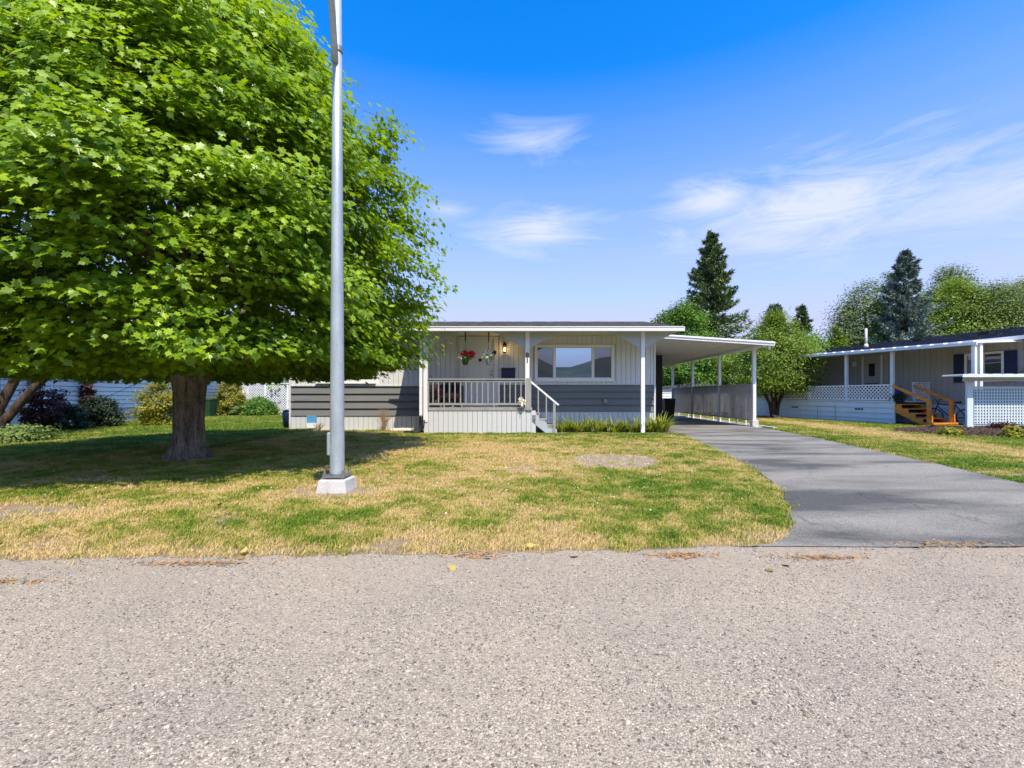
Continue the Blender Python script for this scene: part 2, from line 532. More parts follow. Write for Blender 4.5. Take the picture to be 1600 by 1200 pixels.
def ground_mat():
    m = bpy.data.materials.new('lawn_soil_and_thatch')
    m.use_nodes = True
    t = m.node_tree
    p = t.nodes['Principled BSDF']
    p.inputs['Roughness'].default_value = 1.0
    p.inputs['Specular IOR Level'].default_value = 0.1
    def at(n):
        a = t.nodes.new('ShaderNodeAttribute'); a.attribute_name = n; return a.outputs['Fac']
    def mixc(f, a, b):
        x = t.nodes.new('ShaderNodeMix'); x.data_type = 'RGBA'
        if isinstance(f, float): x.inputs[0].default_value = f
        else: t.links.new(f, x.inputs[0])
        for i, c in ((6, a), (7, b)):
            if isinstance(c, tuple): x.inputs[i].default_value = (*c, 1)
            else: t.links.new(c, x.inputs[i])
        return x.outputs[2]
    g = t.nodes.new('ShaderNodeTexCoord')
    n = t.nodes.new('ShaderNodeTexNoise'); n.inputs['Scale'].default_value = 70; n.inputs['Detail'].default_value = 6; n.inputs['Roughness'].default_value = 0.75
    t.links.new(g.outputs['Object'], n.inputs['Vector'])
    green = mixc(n.outputs[0], (0.03, 0.055, 0.012), (0.12, 0.16, 0.035))
    straw = mixc(n.outputs[0], (0.16, 0.12, 0.045), (0.46, 0.36, 0.15))
    soil = mixc(n.outputs[0], (0.19, 0.14, 0.09), (0.47, 0.37, 0.255))
    c = mixc(at('dry'), green, straw)
    c = mixc(at('bare'), c, soil)
    t.links.new(c, p.inputs['Base Color'])
    b = t.nodes.new('ShaderNodeBump'); b.inputs['Strength'].default_value = 0.9; b.inputs['Distance'].default_value = 0.02
    t.links.new(n.outputs[0], b.inputs['Height']); t.links.new(b.outputs[0], p.inputs['Normal'])
    return m
M_ground = ground_mat()
M_far_ground = mat('distant_grass', (0.085, 0.11, 0.035), 1.0, 0.35, 0.15, color2=(0.22, 0.20, 0.08))
MB().box(-700, 700, -700, 700, -0.30, -0.06).build('ground', M_far_ground, kind='structure')

def grid_mesh(name, xs, ys, zf, m, **tags):
    X, Y = np.meshgrid(xs, ys)
    Z = zf(X, Y)
    me = bpy.data.meshes.new(name)
    nx, ny = len(xs), len(ys)
    V = np.stack([X, Y, Z], -1).reshape(-1, 3)
    me.vertices.add(len(V)); me.vertices.foreach_set('co', V.astype(np.float32).ravel())
    i = (np.arange(ny-1)[:, None]*nx + np.arange(nx-1)[None, :]).ravel()
    q = np.stack([i, i+1, i+nx+1, i+nx], 1)
    me.loops.add(q.size); me.loops.foreach_set('vertex_index', q.ravel().astype(np.int32))
    me.polygons.add(len(q))
    me.polygons.foreach_set('loop_start', (np.arange(len(q))*4).astype(np.int32))
    me.polygons.foreach_set('loop_total', np.full(len(q), 4, np.int32))
    me.polygons.foreach_set('use_smooth', np.ones(len(q), bool))
    me.update(calc_edges=True)
    o = link(name, me, m=m)
    return tagit(o, **tags), V
xs = np.concatenate([np.arange(-45, -12, 0.5), np.arange(-12, 10, 0.07), np.arange(10, 16, 0.14), np.arange(16, 46, 0.5)])
ys = np.concatenate([np.arange(1.6, 9, 0.06), np.arange(9, 16, 0.12), np.arange(16, 48, 0.4)])
lawn, LV = grid_mesh('lawn', xs, ys, lawn_z, M_ground, kind='structure')
for nm, fn in (('dry', dryness), ('bare', bareness)):
    a = lawn.data.attributes.new(nm, 'FLOAT', 'POINT')
    a.data.foreach_set('value', fn(LV[:, 0], LV[:, 1]).astype(np.float32))

# road: chip-seal surface with loose aggregate
def road_mat():
    m = bpy.data.materials.new('chip_seal')
    m.use_nodes = True
    t = m.node_tree
    p = t.nodes['Principled BSDF']
    p.inputs['Roughness'].default_value = 0.85
    p.inputs['Specular IOR Level'].default_value = 0.25
    g = t.nodes.new('ShaderNodeTexCoord')
    def noise(s, d=5, r=0.6):
        n = t.nodes.new('ShaderNodeTexNoise'); n.inputs['Scale'].default_value = s; n.inputs['Detail'].default_value = d; n.inputs['Roughness'].default_value = r
        t.links.new(g.outputs['Object'], n.inputs['Vector']); return n.outputs[0]
    def voro(s, feature='F1'):
        n = t.nodes.new('ShaderNodeTexVoronoi'); n.feature = feature; n.inputs['Scale'].default_value = s
        t.links.new(g.outputs['Object'], n.inputs['Vector']); return n
    def ramp(src, stops):
        r = t.nodes.new('ShaderNodeValToRGB')
        while len(r.color_ramp.elements) < len(stops): r.color_ramp.elements.new(0.5)
        for e, (pos, c) in zip(r.color_ramp.elements, stops):
            e.position = pos; e.color = (*c, 1)
        t.links.new(src, r.inputs[0]); return r.outputs[0]
    def mix(f, a, b, mode='MIX'):
        x = t.nodes.new('ShaderNodeMix'); x.data_type = 'RGBA'; x.blend_type = mode
        if isinstance(f, float): x.inputs[0].default_value = f
        else: t.links.new(f, x.inputs[0])
        for i, c in ((6, a), (7, b)):
            if isinstance(c, tuple): x.inputs[i].default_value = (*c, 1)
            else: t.links.new(c, x.inputs[i])
        return x.outputs[2]
    v = voro(105)
    sp = t.nodes.new('ShaderNodeSeparateColor'); t.links.new(v.outputs['Color'], sp.inputs[0])
    stone = ramp(sp.outputs[0], [(0.0, (0.11, 0.095, 0.075)), (0.08, (0.26, 0.225, 0.17)), (0.35, (0.395, 0.33, 0.245)), (0.7, (0.465, 0.39, 0.29)), (1.0, (0.63, 0.54, 0.42))])
    edge = voro(105, 'DISTANCE_TO_EDGE')
    e = ramp(edge.outputs['Distance'], [(0.0, (0.42, 0.38, 0.34)), (0.16, (1, 1, 1))])
    c = mix(0.75, stone, e, 'MULTIPLY')
    v2 = voro(240)
    sp2 = t.nodes.new('ShaderNodeSeparateColor'); t.links.new(v2.outputs['Color'], sp2.inputs[0])
    grit = ramp(sp2.outputs[1], [(0.0, (0.20, 0.17, 0.125)), (0.5, (0.39, 0.325, 0.24)), (1.0, (0.52, 0.44, 0.335))])
    msk = ramp(noise(38, 3), [(0.44, (0, 0, 0)), (0.56, (1, 1, 1))])
    c = mix(msk, c, grit)
    big = ramp(noise(0.9, 5, 0.6), [(0.30, (0.84, 0.85, 0.88)), (0.55, (1.0, 1.0, 1.0)), (0.75, (1.10, 1.06, 1.0))])
    c = mix(1.0, c, big, 'MULTIPLY')
    # tan dust washed off the verge, thinning out across the road
    sy_ = t.nodes.new('ShaderNodeSeparateXYZ'); t.links.new(g.outputs['Object'], sy_.inputs[0])
    dm = t.nodes.new('ShaderNodeMapRange'); dm.inputs['From Min'].default_value = 2.35; dm.inputs['From Max'].default_value = 3.35
    t.links.new(sy_.outputs[1], dm.inputs[0])
    dn = t.nodes.new('ShaderNodeMath'); dn.operation = 'MULTIPLY'; t.links.new(dm.outputs[0], dn.inputs[0])
    dr_ = ramp(noise(2.6, 6, 0.7), [(0.38, (0, 0, 0)), (0.62, (1, 1, 1))]); t.links.new(dr_, dn.inputs[1])
    dd_ = t.nodes.new('ShaderNodeMath'); dd_.operation = 'MULTIPLY'; dd_.inputs[1].default_value = 0.75; t.links.new(dn.outputs[0], dd_.inputs[0])
    c = mix(dd_.outputs[0], c, (0.36, 0.285, 0.20))
    t.links.new(c, p.inputs['Base Color'])
    h = t.nodes.new('ShaderNodeMath'); h.operation = 'ADD'
    hh = t.nodes.new('ShaderNodeMath'); hh.operation = 'MULTIPLY'; hh.inputs[1].default_value = -1.0
    t.links.new(v.outputs['Distance'], hh.inputs[0])
    t.links.new(hh.outputs[0], h.inputs[0]); t.links.new(noise(160, 4), h.inputs[1])
    b = t.nodes.new('ShaderNodeBump'); b.inputs['Strength'].default_value = 0.85; b.inputs['Distance'].default_value = 0.006
    t.links.new(h.outputs[0], b.inputs['Height']); t.links.new(b.outputs[0], p.inputs['Normal'])
    return m
M_road = road_mat()
rx = np.arange(-45, 45.01, 0.06)
re = road_edge(rx)
b = MB()
for x, y in zip(rx, re):
    b.v += [(x, -14, 0.004), (x, 1.0, 0.004), (x, y, 0.003)]
for i in range(len(rx)-1):
    b.f += [(3*i, 3*i+3, 3*i+4, 3*i+1), (3*i+1, 3*i+4, 3*i+5, 3*i+2)]
b.build('road', M_road, kind='structure')

def drive_mat():
    m = bpy.data.materials.new('driveway_asphalt')
    m.use_nodes = True
    t = m.node_tree
    p = t.nodes['Principled BSDF']
    p.inputs['Roughness'].default_value = 0.85
    p.inputs['Specular IOR Level'].default_value = 0.25
    g = t.nodes.new('ShaderNodeTexCoord')
    mp_ = t.nodes.new('ShaderNodeMapping'); mp_.inputs['Scale'].default_value = (0.45, 1.5, 1); mp_.inputs['Rotation'].default_value = (0, 0, R(12))
    t.links.new(g.outputs['Object'], mp_.inputs[0])
    n = t.nodes.new('ShaderNodeTexNoise'); n.inputs['Scale'].default_value = 0.75; n.inputs['Detail'].default_value = 6; n.inputs['Roughness'].default_value = 0.6; n.inputs['Distortion'].default_value = 0.5
    t.links.new(mp_.outputs[0], n.inputs['Vector'])
    r = t.nodes.new('ShaderNodeValToRGB')
    e = r.color_ramp.elements
    e[0].position = 0.38; e[0].color = (0.085, 0.082, 0.074, 1)
    e[1].position = 0.60; e[1].color = (0.250, 0.234, 0.196, 1)
    e2 = e.new(0.47); e2.color = (0.165, 0.155, 0.132, 1)
    t.links.new(n.outputs[0], r.inputs[0])
    n2 = t.nodes.new('ShaderNodeTexVoronoi'); n2.inputs['Scale'].default_value = 150
    t.links.new(g.outputs['Object'], n2.inputs['Vector'])
    sp = t.nodes.new('ShaderNodeSeparateColor'); t.links.new(n2.outputs['Color'], sp.inputs[0])
    mr = t.nodes.new('ShaderNodeMapRange'); mr.inputs['To Min'].default_value = 0.62; mr.inputs['To Max'].default_value = 1.38
    t.links.new(sp.outputs[0], mr.inputs[0])
    x = t.nodes.new('ShaderNodeMix'); x.data_type = 'RGBA'; x.blend_type = 'MULTIPLY'; x.inputs[0].default_value = 1
    t.links.new(r.outputs[0], x.inputs[6]); t.links.new(mr.outputs[0], x.inputs[7])
    t.links.new(x.outputs[2], p.inputs['Base Color'])
    wv = t.nodes.new('ShaderNodeTexVoronoi'); wv.feature = 'DISTANCE_TO_EDGE'; wv.inputs['Scale'].default_value = 0.55
    wn_ = t.nodes.new('ShaderNodeTexNoise'); wn_.inputs['Scale'].default_value = 2.2; wn_.inputs['Detail'].default_value = 5
    t.links.new(g.outputs['Object'], wn_.inputs['Vector'])
    wa = t.nodes.new('ShaderNodeVectorMath'); wa.operation = 'MULTIPLY_ADD'; wa.inputs[1].default_value = (0.9, 0.9, 0)
    t.links.new(wn_.outputs['Color'], wa.inputs[0]); t.links.new(g.outputs['Object'], wa.inputs[2]); t.links.new(wa.outputs[0], wv.inputs['Vector'])
    cr = t.nodes.new('ShaderNodeMapRange'); cr.inputs['From Max'].default_value = 0.006; cr.inputs['To Min'].default_value = 0.55
    t.links.new(wv.outputs['Distance'], cr.inputs[0])
    xc = t.nodes.new('ShaderNodeMix'); xc.data_type = 'RGBA'; xc.blend_type = 'MULTIPLY'; xc.inputs[0].default_value = 1
    t.links.new(x.outputs[2], xc.inputs[6]); t.links.new(cr.outputs[0], xc.inputs[7]); t.links.new(xc.outputs[2], p.inputs['Base Color'])
    b = t.nodes.new('ShaderNodeBump'); b.inputs['Strength'].default_value = 0.5; b.inputs['Distance'].default_value = 0.004
    t.links.new(n2.outputs['Distance'], b.inputs['Height']); t.links.new(b.outputs[0], p.inputs['Normal'])
    return m
M_drive = drive_mat()
ysd = np.concatenate([np.arange(3.3, 16.2, 0.1), [16.2, 27.0]])
b = MB()
for k, y in enumerate(ysd):
    L = float(xl(y)) if y <= 14.7 else 4.02
    Rr = float(xr(y)) if y < 16.2 else 8.26
    jl = 0.05*(float(vnoise(y*4, 0.5, 3))-0.5); jr = 0.06*(float(vnoise(y*4, 7.5, 4))-0.5)
    yy = y
    for q in range(9):
        f = q/8; X = (L+jl)*(1-f)+(Rr+jr)*f
        Y = yy
        if k == 0: Y = float(road_edge(np.array([X]))[0]) - 0.0
        b.v.append((X, max(Y, float(road_edge(np.array([X]))[0])-0.02), 0.010))
for k in range(len(ysd)-1):
    for q in range(8):
        a = k*9+q
        b.f.append((a, a+1, a+10, a+9))
b.build('driveway', M_drive, kind='structure')

# hills across the valley, seen only in the window glass
hv = []; n_h = 90
bh = MB()
for i in range(n_h+1):
    a = math.pi*(1.02 + 0.96*i/n_h)            # arc behind the camera
    x = 1400*math.cos(a); y = 1400*math.sin(a)
    q = x/abs(y) if abs(y) > 1 else 9
    h = 95 + 55*float(fbm(np.array([i*0.16+3]), np.array([1.0]), 71)[0]) + 16*float(vnoise(np.array([i*1.3]), np.array([2.0]), 72)[0]) - 45*math.exp(-((q-0.085)/0.05)**2)
    bh.v += [(x*0.45, y*0.45, -2), (x*0.8, y*0.8, h*0.45), (x, y, h), (x*1.2, y*1.2, -2)]
for i in range(n_h):
    for k in range(3):
        a = i*4+k
        bh.f.append((a, a+1, a+5, a+4))
M_hill = mat('hillside_forest', (0.018, 0.032, 0.030), 1.0, 0.5, 0.012, color2=(0.07, 0.075, 0.05))
bh.build('hills', M_hill, kind='structure')

# ------------------------------------------------------------------ main house
HX0, HX1, FW, BW = -7.30, 4.00, 14.20, 20.70
house = thing('mobile_home', (-1.6, FW, 0), 'pale grey single-storey home with slate lower siding, front porch and white window', 'house')
MB().box(HX0+0.02, HX1-0.02, FW+0.03, BW, 0.0, 2.98).build('wall', M_paint, house)
G = 0.008
openings = [(-2.06, -0.84, 0.70, 2.96), (0.28, 2.77, 1.57, 2.71), (-6.52, -4.66, 1.50, 2.62)]
# vertical boards above the belt line
def boards(x0, x1, z0, z1, step, m, y, name, dy=0.03, seed=0):
    x = x0
    while x < x1-0.02:
        xe = min(x+step, x1)
        segs = [(z0, z1)]
        for (a, b_, c, d) in openings:
            if xe > a and x < b_:
                new = []
                for s in segs:
                    if d <= s[0] or c >= s[1]: new.append(s)
                    else:
                        if c > s[0]+0.03: new.append((s[0], c))
                        if d < s[1]-0.03: new.append((d, s[1]))
                segs = new
        for s in segs:
            piece(name, m, house, (x+G/2, y - dy + 0.004*((hash((round(x*97), seed)) % 3)-1)*0.3, s[0]), (xe-x-G, dy+0.028, s[1]-s[0]))
        x = xe
boards(HX0, -2.95, 1.44, 2.97, 0.152, M_paint, FW, 'board')
boards(-2.95, HX1, 1.47, 2.97, 0.152, M_paint, FW, 'board')
# slate siding, four lapped courses each side
def courses(x0, x1, z0, z1, n):
    h = (z1-z0)/n
    for k in range(n):
        piece('siding_plank', M_slate, house, (x0, FW-0.045, z0+k*h), (x1-x0, 0.07, h-0.004), 'lapx')
courses(HX0, -2.96, 0.49, 1.41, 4)
courses(-2.95, -2.06, 0.62, 1.45, 4)
courses(-0.84, HX1, 0.62, 1.45, 4)
B('belt_trim', M_paint, house, HX0, -2.955, FW-0.05, FW+0.02, 1.412, 1.438)
B('belt_trim', M_paint, house, -2.95, -2.06, FW-0.05, FW+0.02, 1.452, 1.468)
B('belt_trim', M_paint, house, -0.84, HX1, FW-0.05, FW+0.02, 1.452, 1.468)
# skirting boards
def skirt(x0, x1, z1, step=0.15, y=FW, z0=0.0):
    x = x0
    while x < x1-0.02:
        xe = min(x+step, x1)
        piece('skirting_board', M_skirt, house, (x+G/2, y-0.022, z0), (xe-x-G, 0.045, z1-z0))
        x = xe
skirt(HX0, -2.95, 0.485); skirt(0.18, HX1, 0.615)
B('corner_trim', M_paint, house, HX1-0.002, HX1+0.05, FW-0.052, FW+0.05, 0.0, 2.97)
B('corner_trim', M_paint, house, HX0-0.05, HX0+0.0, FW-0.052, FW+0.05, 0.0, 3.1)
B('foundation_curb', M_conc, house, HX0, 4.2, FW-0.10, FW-0.055, -0.01, 0.05)

# roof: shallow gable, deep overhang over the porch, short eave over the left wing
RS = 0.195
def rz(y): return 3.03 + (y-12.7)*RS
def roof_piece(x0, x1, y0, y1, name):
    n = max(2, int((y1-y0)/0.145))
    bb = MB()
    for k in range(n):
        a = y0+(y1-y0)*k/n; c = y0+(y1-y0)*(k+1)/n
        xx = x0
        j = 0
        while xx < x1-0.01:
            xe = min(xx + random.choice([0.22, 0.30, 0.38, 0.26]), x1)
            t = random.uniform(0.014, 0.024)
            bb.prism([(a-0.012, rz(a)), (c, rz(c)), (c, rz(c)+0.004), (a-0.012, rz(a)+t)], 'x', xx+0.002, xe-0.002)
            xx = xe; j += 1
    return bb.build(name, M_shingle, house, kind='stuff')
roof_piece(-3.5, 4.38, 12.7, 17.0, 'shingles')
roof_piece(HX0-0.35, -3.5, 13.82, 17.0, 'shingles')
MB().prism([(12.7, rz(12.7)-0.03), (17.0, rz(17)-0.03), (17.0, rz(17)-0.002), (12.7, rz(12.7)-0.002)], 'x', -3.5, 4.37).build('roof', M_soffit, house)
MB().prism([(13.82, rz(13.82)-0.03), (17.0, rz(17)-0.03), (17.0, rz(17)-0.002), (13.82, rz(13.82)-0.002)], 'x', HX0-0.34, -3.503).build('roof', M_soffit, house)
MB().prism([(17.0, rz(17)-0.03), (21.2, rz(12.8)-0.02), (21.2, rz(12.8)), (17.0, rz(17)+0.01)], 'x', HX0-0.34, 4.37).build('roof', M_shingle, house)
for xg in (HX0, HX1-0.06):
    MB().prism([(FW, 2.98), (BW, 2.98), (BW, rz(13.2)), (17.0, rz(17)-0.04), (FW, rz(FW)-0.04)], 'x', xg, xg+0.06).build('gable', M_paint, house)
B('wing_fascia', M_white, house, HX0-0.34, -3.50, 13.79, 13.82, 3.02, 3.225)
B('wing_soffit', M_soffit, house, HX0-0.3, -3.5, 13.82, 14.17, 3.02, 3.04)
B('wing_frieze', M_paint, house, HX0, -3.5, 14.165, 14.23, 2.972, 3.018)
B('soffit', M_soffit, house, -3.48, 4.36, 12.74, 14.22, 2.975, 2.993)
# gutter with a proud lip
MB().prism([(12.60, 2.915), (12.70, 2.90), (12.70, 3.035), (12.585, 3.035), (12.585, 3.012), (12.60, 3.005)], 'x', -3.5, 4.40).build('gutter', M_white, house)
B('gutter_end', M_white, house, 4.402, 4.415, 12.60, 12.72, 2.90, 3.03)
MB().prism([(12.72, 2.90), (17.0, rz(17)-0.13), (17.0, rz(17)-0.01), (12.72, 3.02)], 'x', 4.372, 4.395).build('verge_board', M_white, house)
# valances and posts
PY = 13.05
def curve(hw, z0, z1, xc, side):
    pts = []
    for i in range(9):
        f = i/8
        x = hw*(1-f) + 0.075*f
        z = z1 + (z0-z1)*(f**1.12)
        pts.append((xc+side*x, z))
    return pts
def valance(xc, l=True, r=True, hw=0.965):
    pts = []
    if l: pts += [(xc-hw, 2.974)] + curve(hw, 2.47, 2.93, xc, -1)
    else: pts += [(xc-0.06, 2.974), (xc-0.06, 2.47)]
    if r: pts += curve(hw, 2.47, 2.93, xc, 1)[::-1] + [(xc+hw, 2.974)]
    MB().prism(pts, 'y', PY-0.012, PY+0.02).build('valance', M_valance, house)
for xc in (-2.86, 0.055, 3.36):
    valance(xc)
B('porch_post', M_white, house, 3.305, 3.415, PY-0.05, PY+0.055, 0.0, 2.974, bevel=0.006)
B('porch_post', M_white, house, -0.005, 0.115, PY-0.05, PY+0.055, 0.78, 2.974, bevel=0.006)
B('porch_post', M_white, house, -2.92, -2.80, PY-0.05, PY+0.055, 0.36, 2.974, bevel=0.006)
# deck
DX0, DX1 = -2.88, 0.17
k = 0
y = PY+0.02
while y < FW-0.06:
    piece('deck_board', M_deck, house, (DX0, y, 0.745), (DX1-DX0, 0.132, 0.03)); y += 0.14
B('deck_joist', M_rail, house, DX0+0.02, DX1-0.02, PY+0.03, FW-0.06, 0.60, 0.743)
B('deck_fascia', M_rail, house, DX0-0.02, DX1+0.02, PY-0.045, PY+0.015, 0.69, 0.775)
x = DX0 - 0.03
while x < DX1-0.01:
    piece('skirting_board', M_skirt, house, (x+G/2, PY-0.03, 0.02), (0.1395-G, 0.03, 0.665)); x += 0.1395
for i in range(8):
    piece('skirting_board', M_skirt, house, (DX1-0.03, PY+0.005+i*0.14, 0.02), (0.03, 0.132, 0.665))
B('skirting_sill', M_conc, house, -3.0, 0.3, PY-0.08, PY-0.035, 0.0, 0.035)
# porch railing: grey weathered
rail = MB().box(-2.80, 0.0, PY-0.055, PY+0.035, 1.572, 1.605).box(-2.80, -0.005, PY-0.03, PY+0.01, 1.505, 1.57).build('top_rail', M_rail, house)
B('bottom_rail', M_rail, house, -2.80, -0.005, PY-0.03, PY+0.01, 0.845, 0.905)
for i in range(17):
    piece('baluster', M_rail, house, (-2.665+i*0.1575, PY-0.025, 0.906), (0.034, 0.034, 0.598))
for xb in (-2.35, -2.10, -1.84, -0.92):
    piece('rail_block', M_rail, house, (xb, PY-0.025, 0.776), (0.04, 0.034, 0.068))
B('newel_post', M_rail, house, 0.02, 0.165, PY-0.072, PY-0.052, 0.70, 1.62)
B('newel_post', M_rail, house, 0.118, 0.165, PY-0.05, PY+0.06, 0.70, 1.62)
B('newel_post', M_rail, house, -2.80, -2.76, PY-0.05, PY+0.03, 0.776, 1.50)
# downspout and black drain pipe
MB().box(-3.035, -2.955, PY-0.03, PY+0.04, 0.50, 2.80).build('downspout', M_white, house)
MB().bar((-2.995, 12.72, 2.90), (-2.995, PY, 2.78), 0.07, 0.07).build('downspout_elbow', M_white, house)
dp = MB()
pth = [(-2.99, PY, 0.55), (-2.99, PY, 0.30), (-3.0, PY-0.04, 0.14), (-3.12, PY-0.10, 0.07), (-3.45, PY-0.16, 0.06)]
dp.tube(pth, 0.055, 10)
for i in range(9):
    dp.tube([(-2.99, PY, 0.50-i*0.028), (-2.99, PY, 0.49-i*0.028)], 0.063, 10)
dp.tube([(-2.90, PY-0.06, 0.42), (-2.92, PY-0.07, 0.2), (-3.05, PY-0.12, 0.07), (-3.3, PY-0.2, 0.05)], 0.035, 8)
dp.build('drain_pipe', M_dark, house, smooth=True, label='black corrugated drain pipe at the foot of the downspout')
# steps
for i, (xa, xb, z) in enumerate(((0.19, 0.42, 0.60), (0.39, 0.62, 0.42), (0.59, 0.84, 0.235))):
    B('stair_tread', M_rail, house, xa, xb, PY-0.01, PY+1.0, z-0.035, z)
for yy in (PY-0.03, PY+1.01):
    MB().prism([(0.19, 0.56), (0.19, 0.36), (0.62, 0.02), (0.90, 0.02), (0.90, 0.16), (0.62, 0.20), (0.60, 0.38), (0.40, 0.385), (0.39, 0.56)], 'y', yy, yy+0.018).build('stair_stringer', M_valance, house)
MB().bar((0.14, PY-0.03, 1.53), (0.95, PY-0.03, 0.845), 0.045, 0.05).build('stair_rail', M_white, house)
for xb, z0, z1 in ((0.37, 0.60, 1.31), (0.60, 0.41, 1.115)):
    B('stair_baluster', M_rail, house, xb-0.02, xb+0.015, PY-0.05, PY-0.015, z0, z1)
B('stair_newel', M_rail, house, 0.79, 0.86, PY-0.065, PY-0.005, 0.0, 0.90)
# door
B('door_frame', M_paint, house, -2.06, -1.93, FW-0.05, FW+0.03, 0.775, 2.96)
B('door_frame', M_paint, house, -0.98, -0.84, FW-0.05, FW+0.03, 0.775, 2.96)
B('door_frame', M_paint, house, -1.928, -0.982, FW-0.05, FW+0.03, 2.895, 2.96)
B('door_head_shade', M_darkwall, house, -2.06, -0.84, FW-0.06, FW-0.02, 2.962, 2.974)  # dark strip standing in for the line of shade above the door
door = B('door', M_door, house, -1.925, -0.985, FW-0.01, FW+0.035, 0.78, 2.89)
def dpart(name, m, x0, x1, y0, y1, z0, z1): return B(name, m, door, x0, x1, y0, y1, z0, z1, bevel=0.004)
for c, (xa, xb) in enumerate(((-1.80, -1.51), (-1.41, -1.12))):
    for (za, zb) in ((0.92, 1.30), (1.40, 2.30), (2.42, 2.76)):
        o = MB()
        f = 0.03
        y1_ = FW-0.009
        o.box(xa, xb, y1_-0.012, y1_, za, za+f).box(xa, xb, y1_-0.012, y1_, zb-f, zb).box(xa, xa+f, y1_-0.012, y1_, za+f, zb-f).box(xb-f, xb, y1_-0.012, y1_, za+f, zb-f)
        o.box(xa+0.07, xb-0.07, y1_-0.01, y1_, za+0.07, zb-0.07)
        o.build('door_panel', M_door, door)
dpart('knocker', M_black_metal, -1.455, -1.365, FW-0.035, FW-0.012, 2.18, 2.27)
MB().tube([(-1.055, FW-0.07, 1.77), (-1.055, FW-0.012, 1.77)], 0.036, 12).build('door_knob', M_bolt, door, smooth=False)
MB().tube([(-1.055, FW-0.04, 1.885), (-1.055, FW-0.012, 1.885)], 0.032, 12).build('deadbolt', M_bolt, door)
# porch lantern
lan = MB().box(-0.67, -0.61, FW-0.06, FW-0.035, 2.52, 2.74).build('porch_light', M_black_metal, house)
lm = MB(); cx, cy = -0.64, FW-0.15
lm.tube([(cx, cy, 2.68), (cx, cy, 2.74), (cx, cy, 2.77)], [0.075, 0.03, 0.012], 8)
lm.tube([(cx, cy, 2.665), (cx, cy, 2.68)], 0.082, 8)
lm.tube([(cx, cy, 2.44), (cx, cy, 2.465)], 0.06, 8)
for a in range(6):
    lm.bar((cx+0.055*math.cos(a*math.pi/3), cy+0.055*math.sin(a*math.pi/3), 2.465), (cx+0.072*math.cos(a*math.pi/3), cy+0.072*math.sin(a*math.pi/3), 2.665), 0.008, 0.008)
lm.bar((cx, FW-0.06, 2.72), (cx, cy, 2.76), 0.02, 0.02)
lm.build('lantern_cage', M_black_metal, lan)
MB().tube([(cx, cy, 2.48), (cx, cy, 2.52), (cx, cy, 2.58), (cx, cy, 2.61)], [0.018, 0.032, 0.03, 0.01], 10).build('bulb', M_lamp, lan, smooth=True)
ll = bpy.data.lights.new('lantern_bulb_light', 'POINT'); ll.energy = 2.2; ll.color = (1, 0.62, 0.28); ll.shadow_soft_size = 0.03
lo = bpy.data.objects.new('lantern_bulb_light', ll); COL.objects.link(lo); lo.location = (cx, cy-0.05, 2.54)
# mailbox
mbx = MB().box(-0.74, -0.32, FW-0.15, FW-0.035, 1.66, 1.93).build('mailbox', M_navy, house)
MB().prism([(FW-0.175, 1.925), (FW-0.034, 1.97), (FW-0.034, 1.985), (FW-0.18, 1.94)], 'x', -0.75, -0.31).build('mailbox_lid', M_dark, mbx)
# house number
for ch, z in (('8', 2.215), ('1', 2.06)):
    fc = bpy.data.curves.new('house_number', 'FONT')
    fc.body = ch; fc.size = 0.185; fc.extrude = 0.006; fc.align_x = 'CENTER'; fc.offset = 0.004
    fc.materials.append(M_black_metal)
    tmp = bpy.data.objects.new('digit_outline', fc); COL.objects.link(tmp)
    bpy.context.view_layer.update()
    me = bpy.data.meshes.new_from_object(tmp.evaluated_get(bpy.context.evaluated_depsgraph_get()))
    bpy.data.objects.remove(tmp)
    o = bpy.data.objects.new('house_number', me); COL.objects.link(o); o.parent = house
    o.rotation_euler = (R(90), 0, 0)
    o.location = WM[house.name].inverted() @ Vector((0.055, PY-0.056, z))
    o['label'] = 'black digit %s on the porch post' % ch
# big window
def window(x0, x1, z0, z1, y, splits, mats, parent, fw=0.075, name='window'):
    fr = MB()
    fr.box(x0, x1, y-0.075, y+0.02, z0, z0+fw).box(x0, x1, y-0.075, y+0.02, z1-fw, z1)
    fr.box(x0, x0+fw, y-0.075, y+0.02, z0+fw, z1-fw).box(x1-fw, x1, y-0.075, y+0.02, z0+fw, z1-fw)
    w_ = fr.build(name, M_white, parent)
    MB().box(x0-0.03, x1+0.03, y-0.095, y+0.0, z0-0.03, z0-0.002).build('sill', M_white, w_)
    xs_ = [x0+fw] + splits + [x1-fw]
    for i in range(len(xs_)-1):
        a, c = xs_[i], xs_[i+1]
        if i: B('mullion', M_white, w_, a-0.022, a+0.022, y-0.06, y+0.02, z0+fw, z1-fw)
        a2 = a+(0.023 if i else 0); c2 = c-(0.023 if i < len(xs_)-2 else 0)
        s = 0.022
        sm = MB().box(a2, c2, y-0.045, y+0.01, z0+fw, z0+fw+s).box(a2, c2, y-0.045, y+0.01, z1-fw-s, z1-fw).box(a2, a2+s, y-0.045, y+0.01, z0+fw+s, z1-fw-s).box(c2-s, c2, y-0.045, y+0.01, z0+fw+s, z1-fw-s)
        sm.build('sash', M_paint, w_)
        B('pane', mats[i], w_, a2+s, c2-s, y-0.02, y-0.012, z0+fw+s, z1-fw-s)
    return w_
window(0.29, 2.76, 1.585, 2.70, FW, [0.90, 2.10], [M_glass_screen, M_glass, M_glass_screen], house)
window(-6.50, -4.68, 1.52, 2.60, FW, [-5.6], [M_glass_screen, M_glass], house)
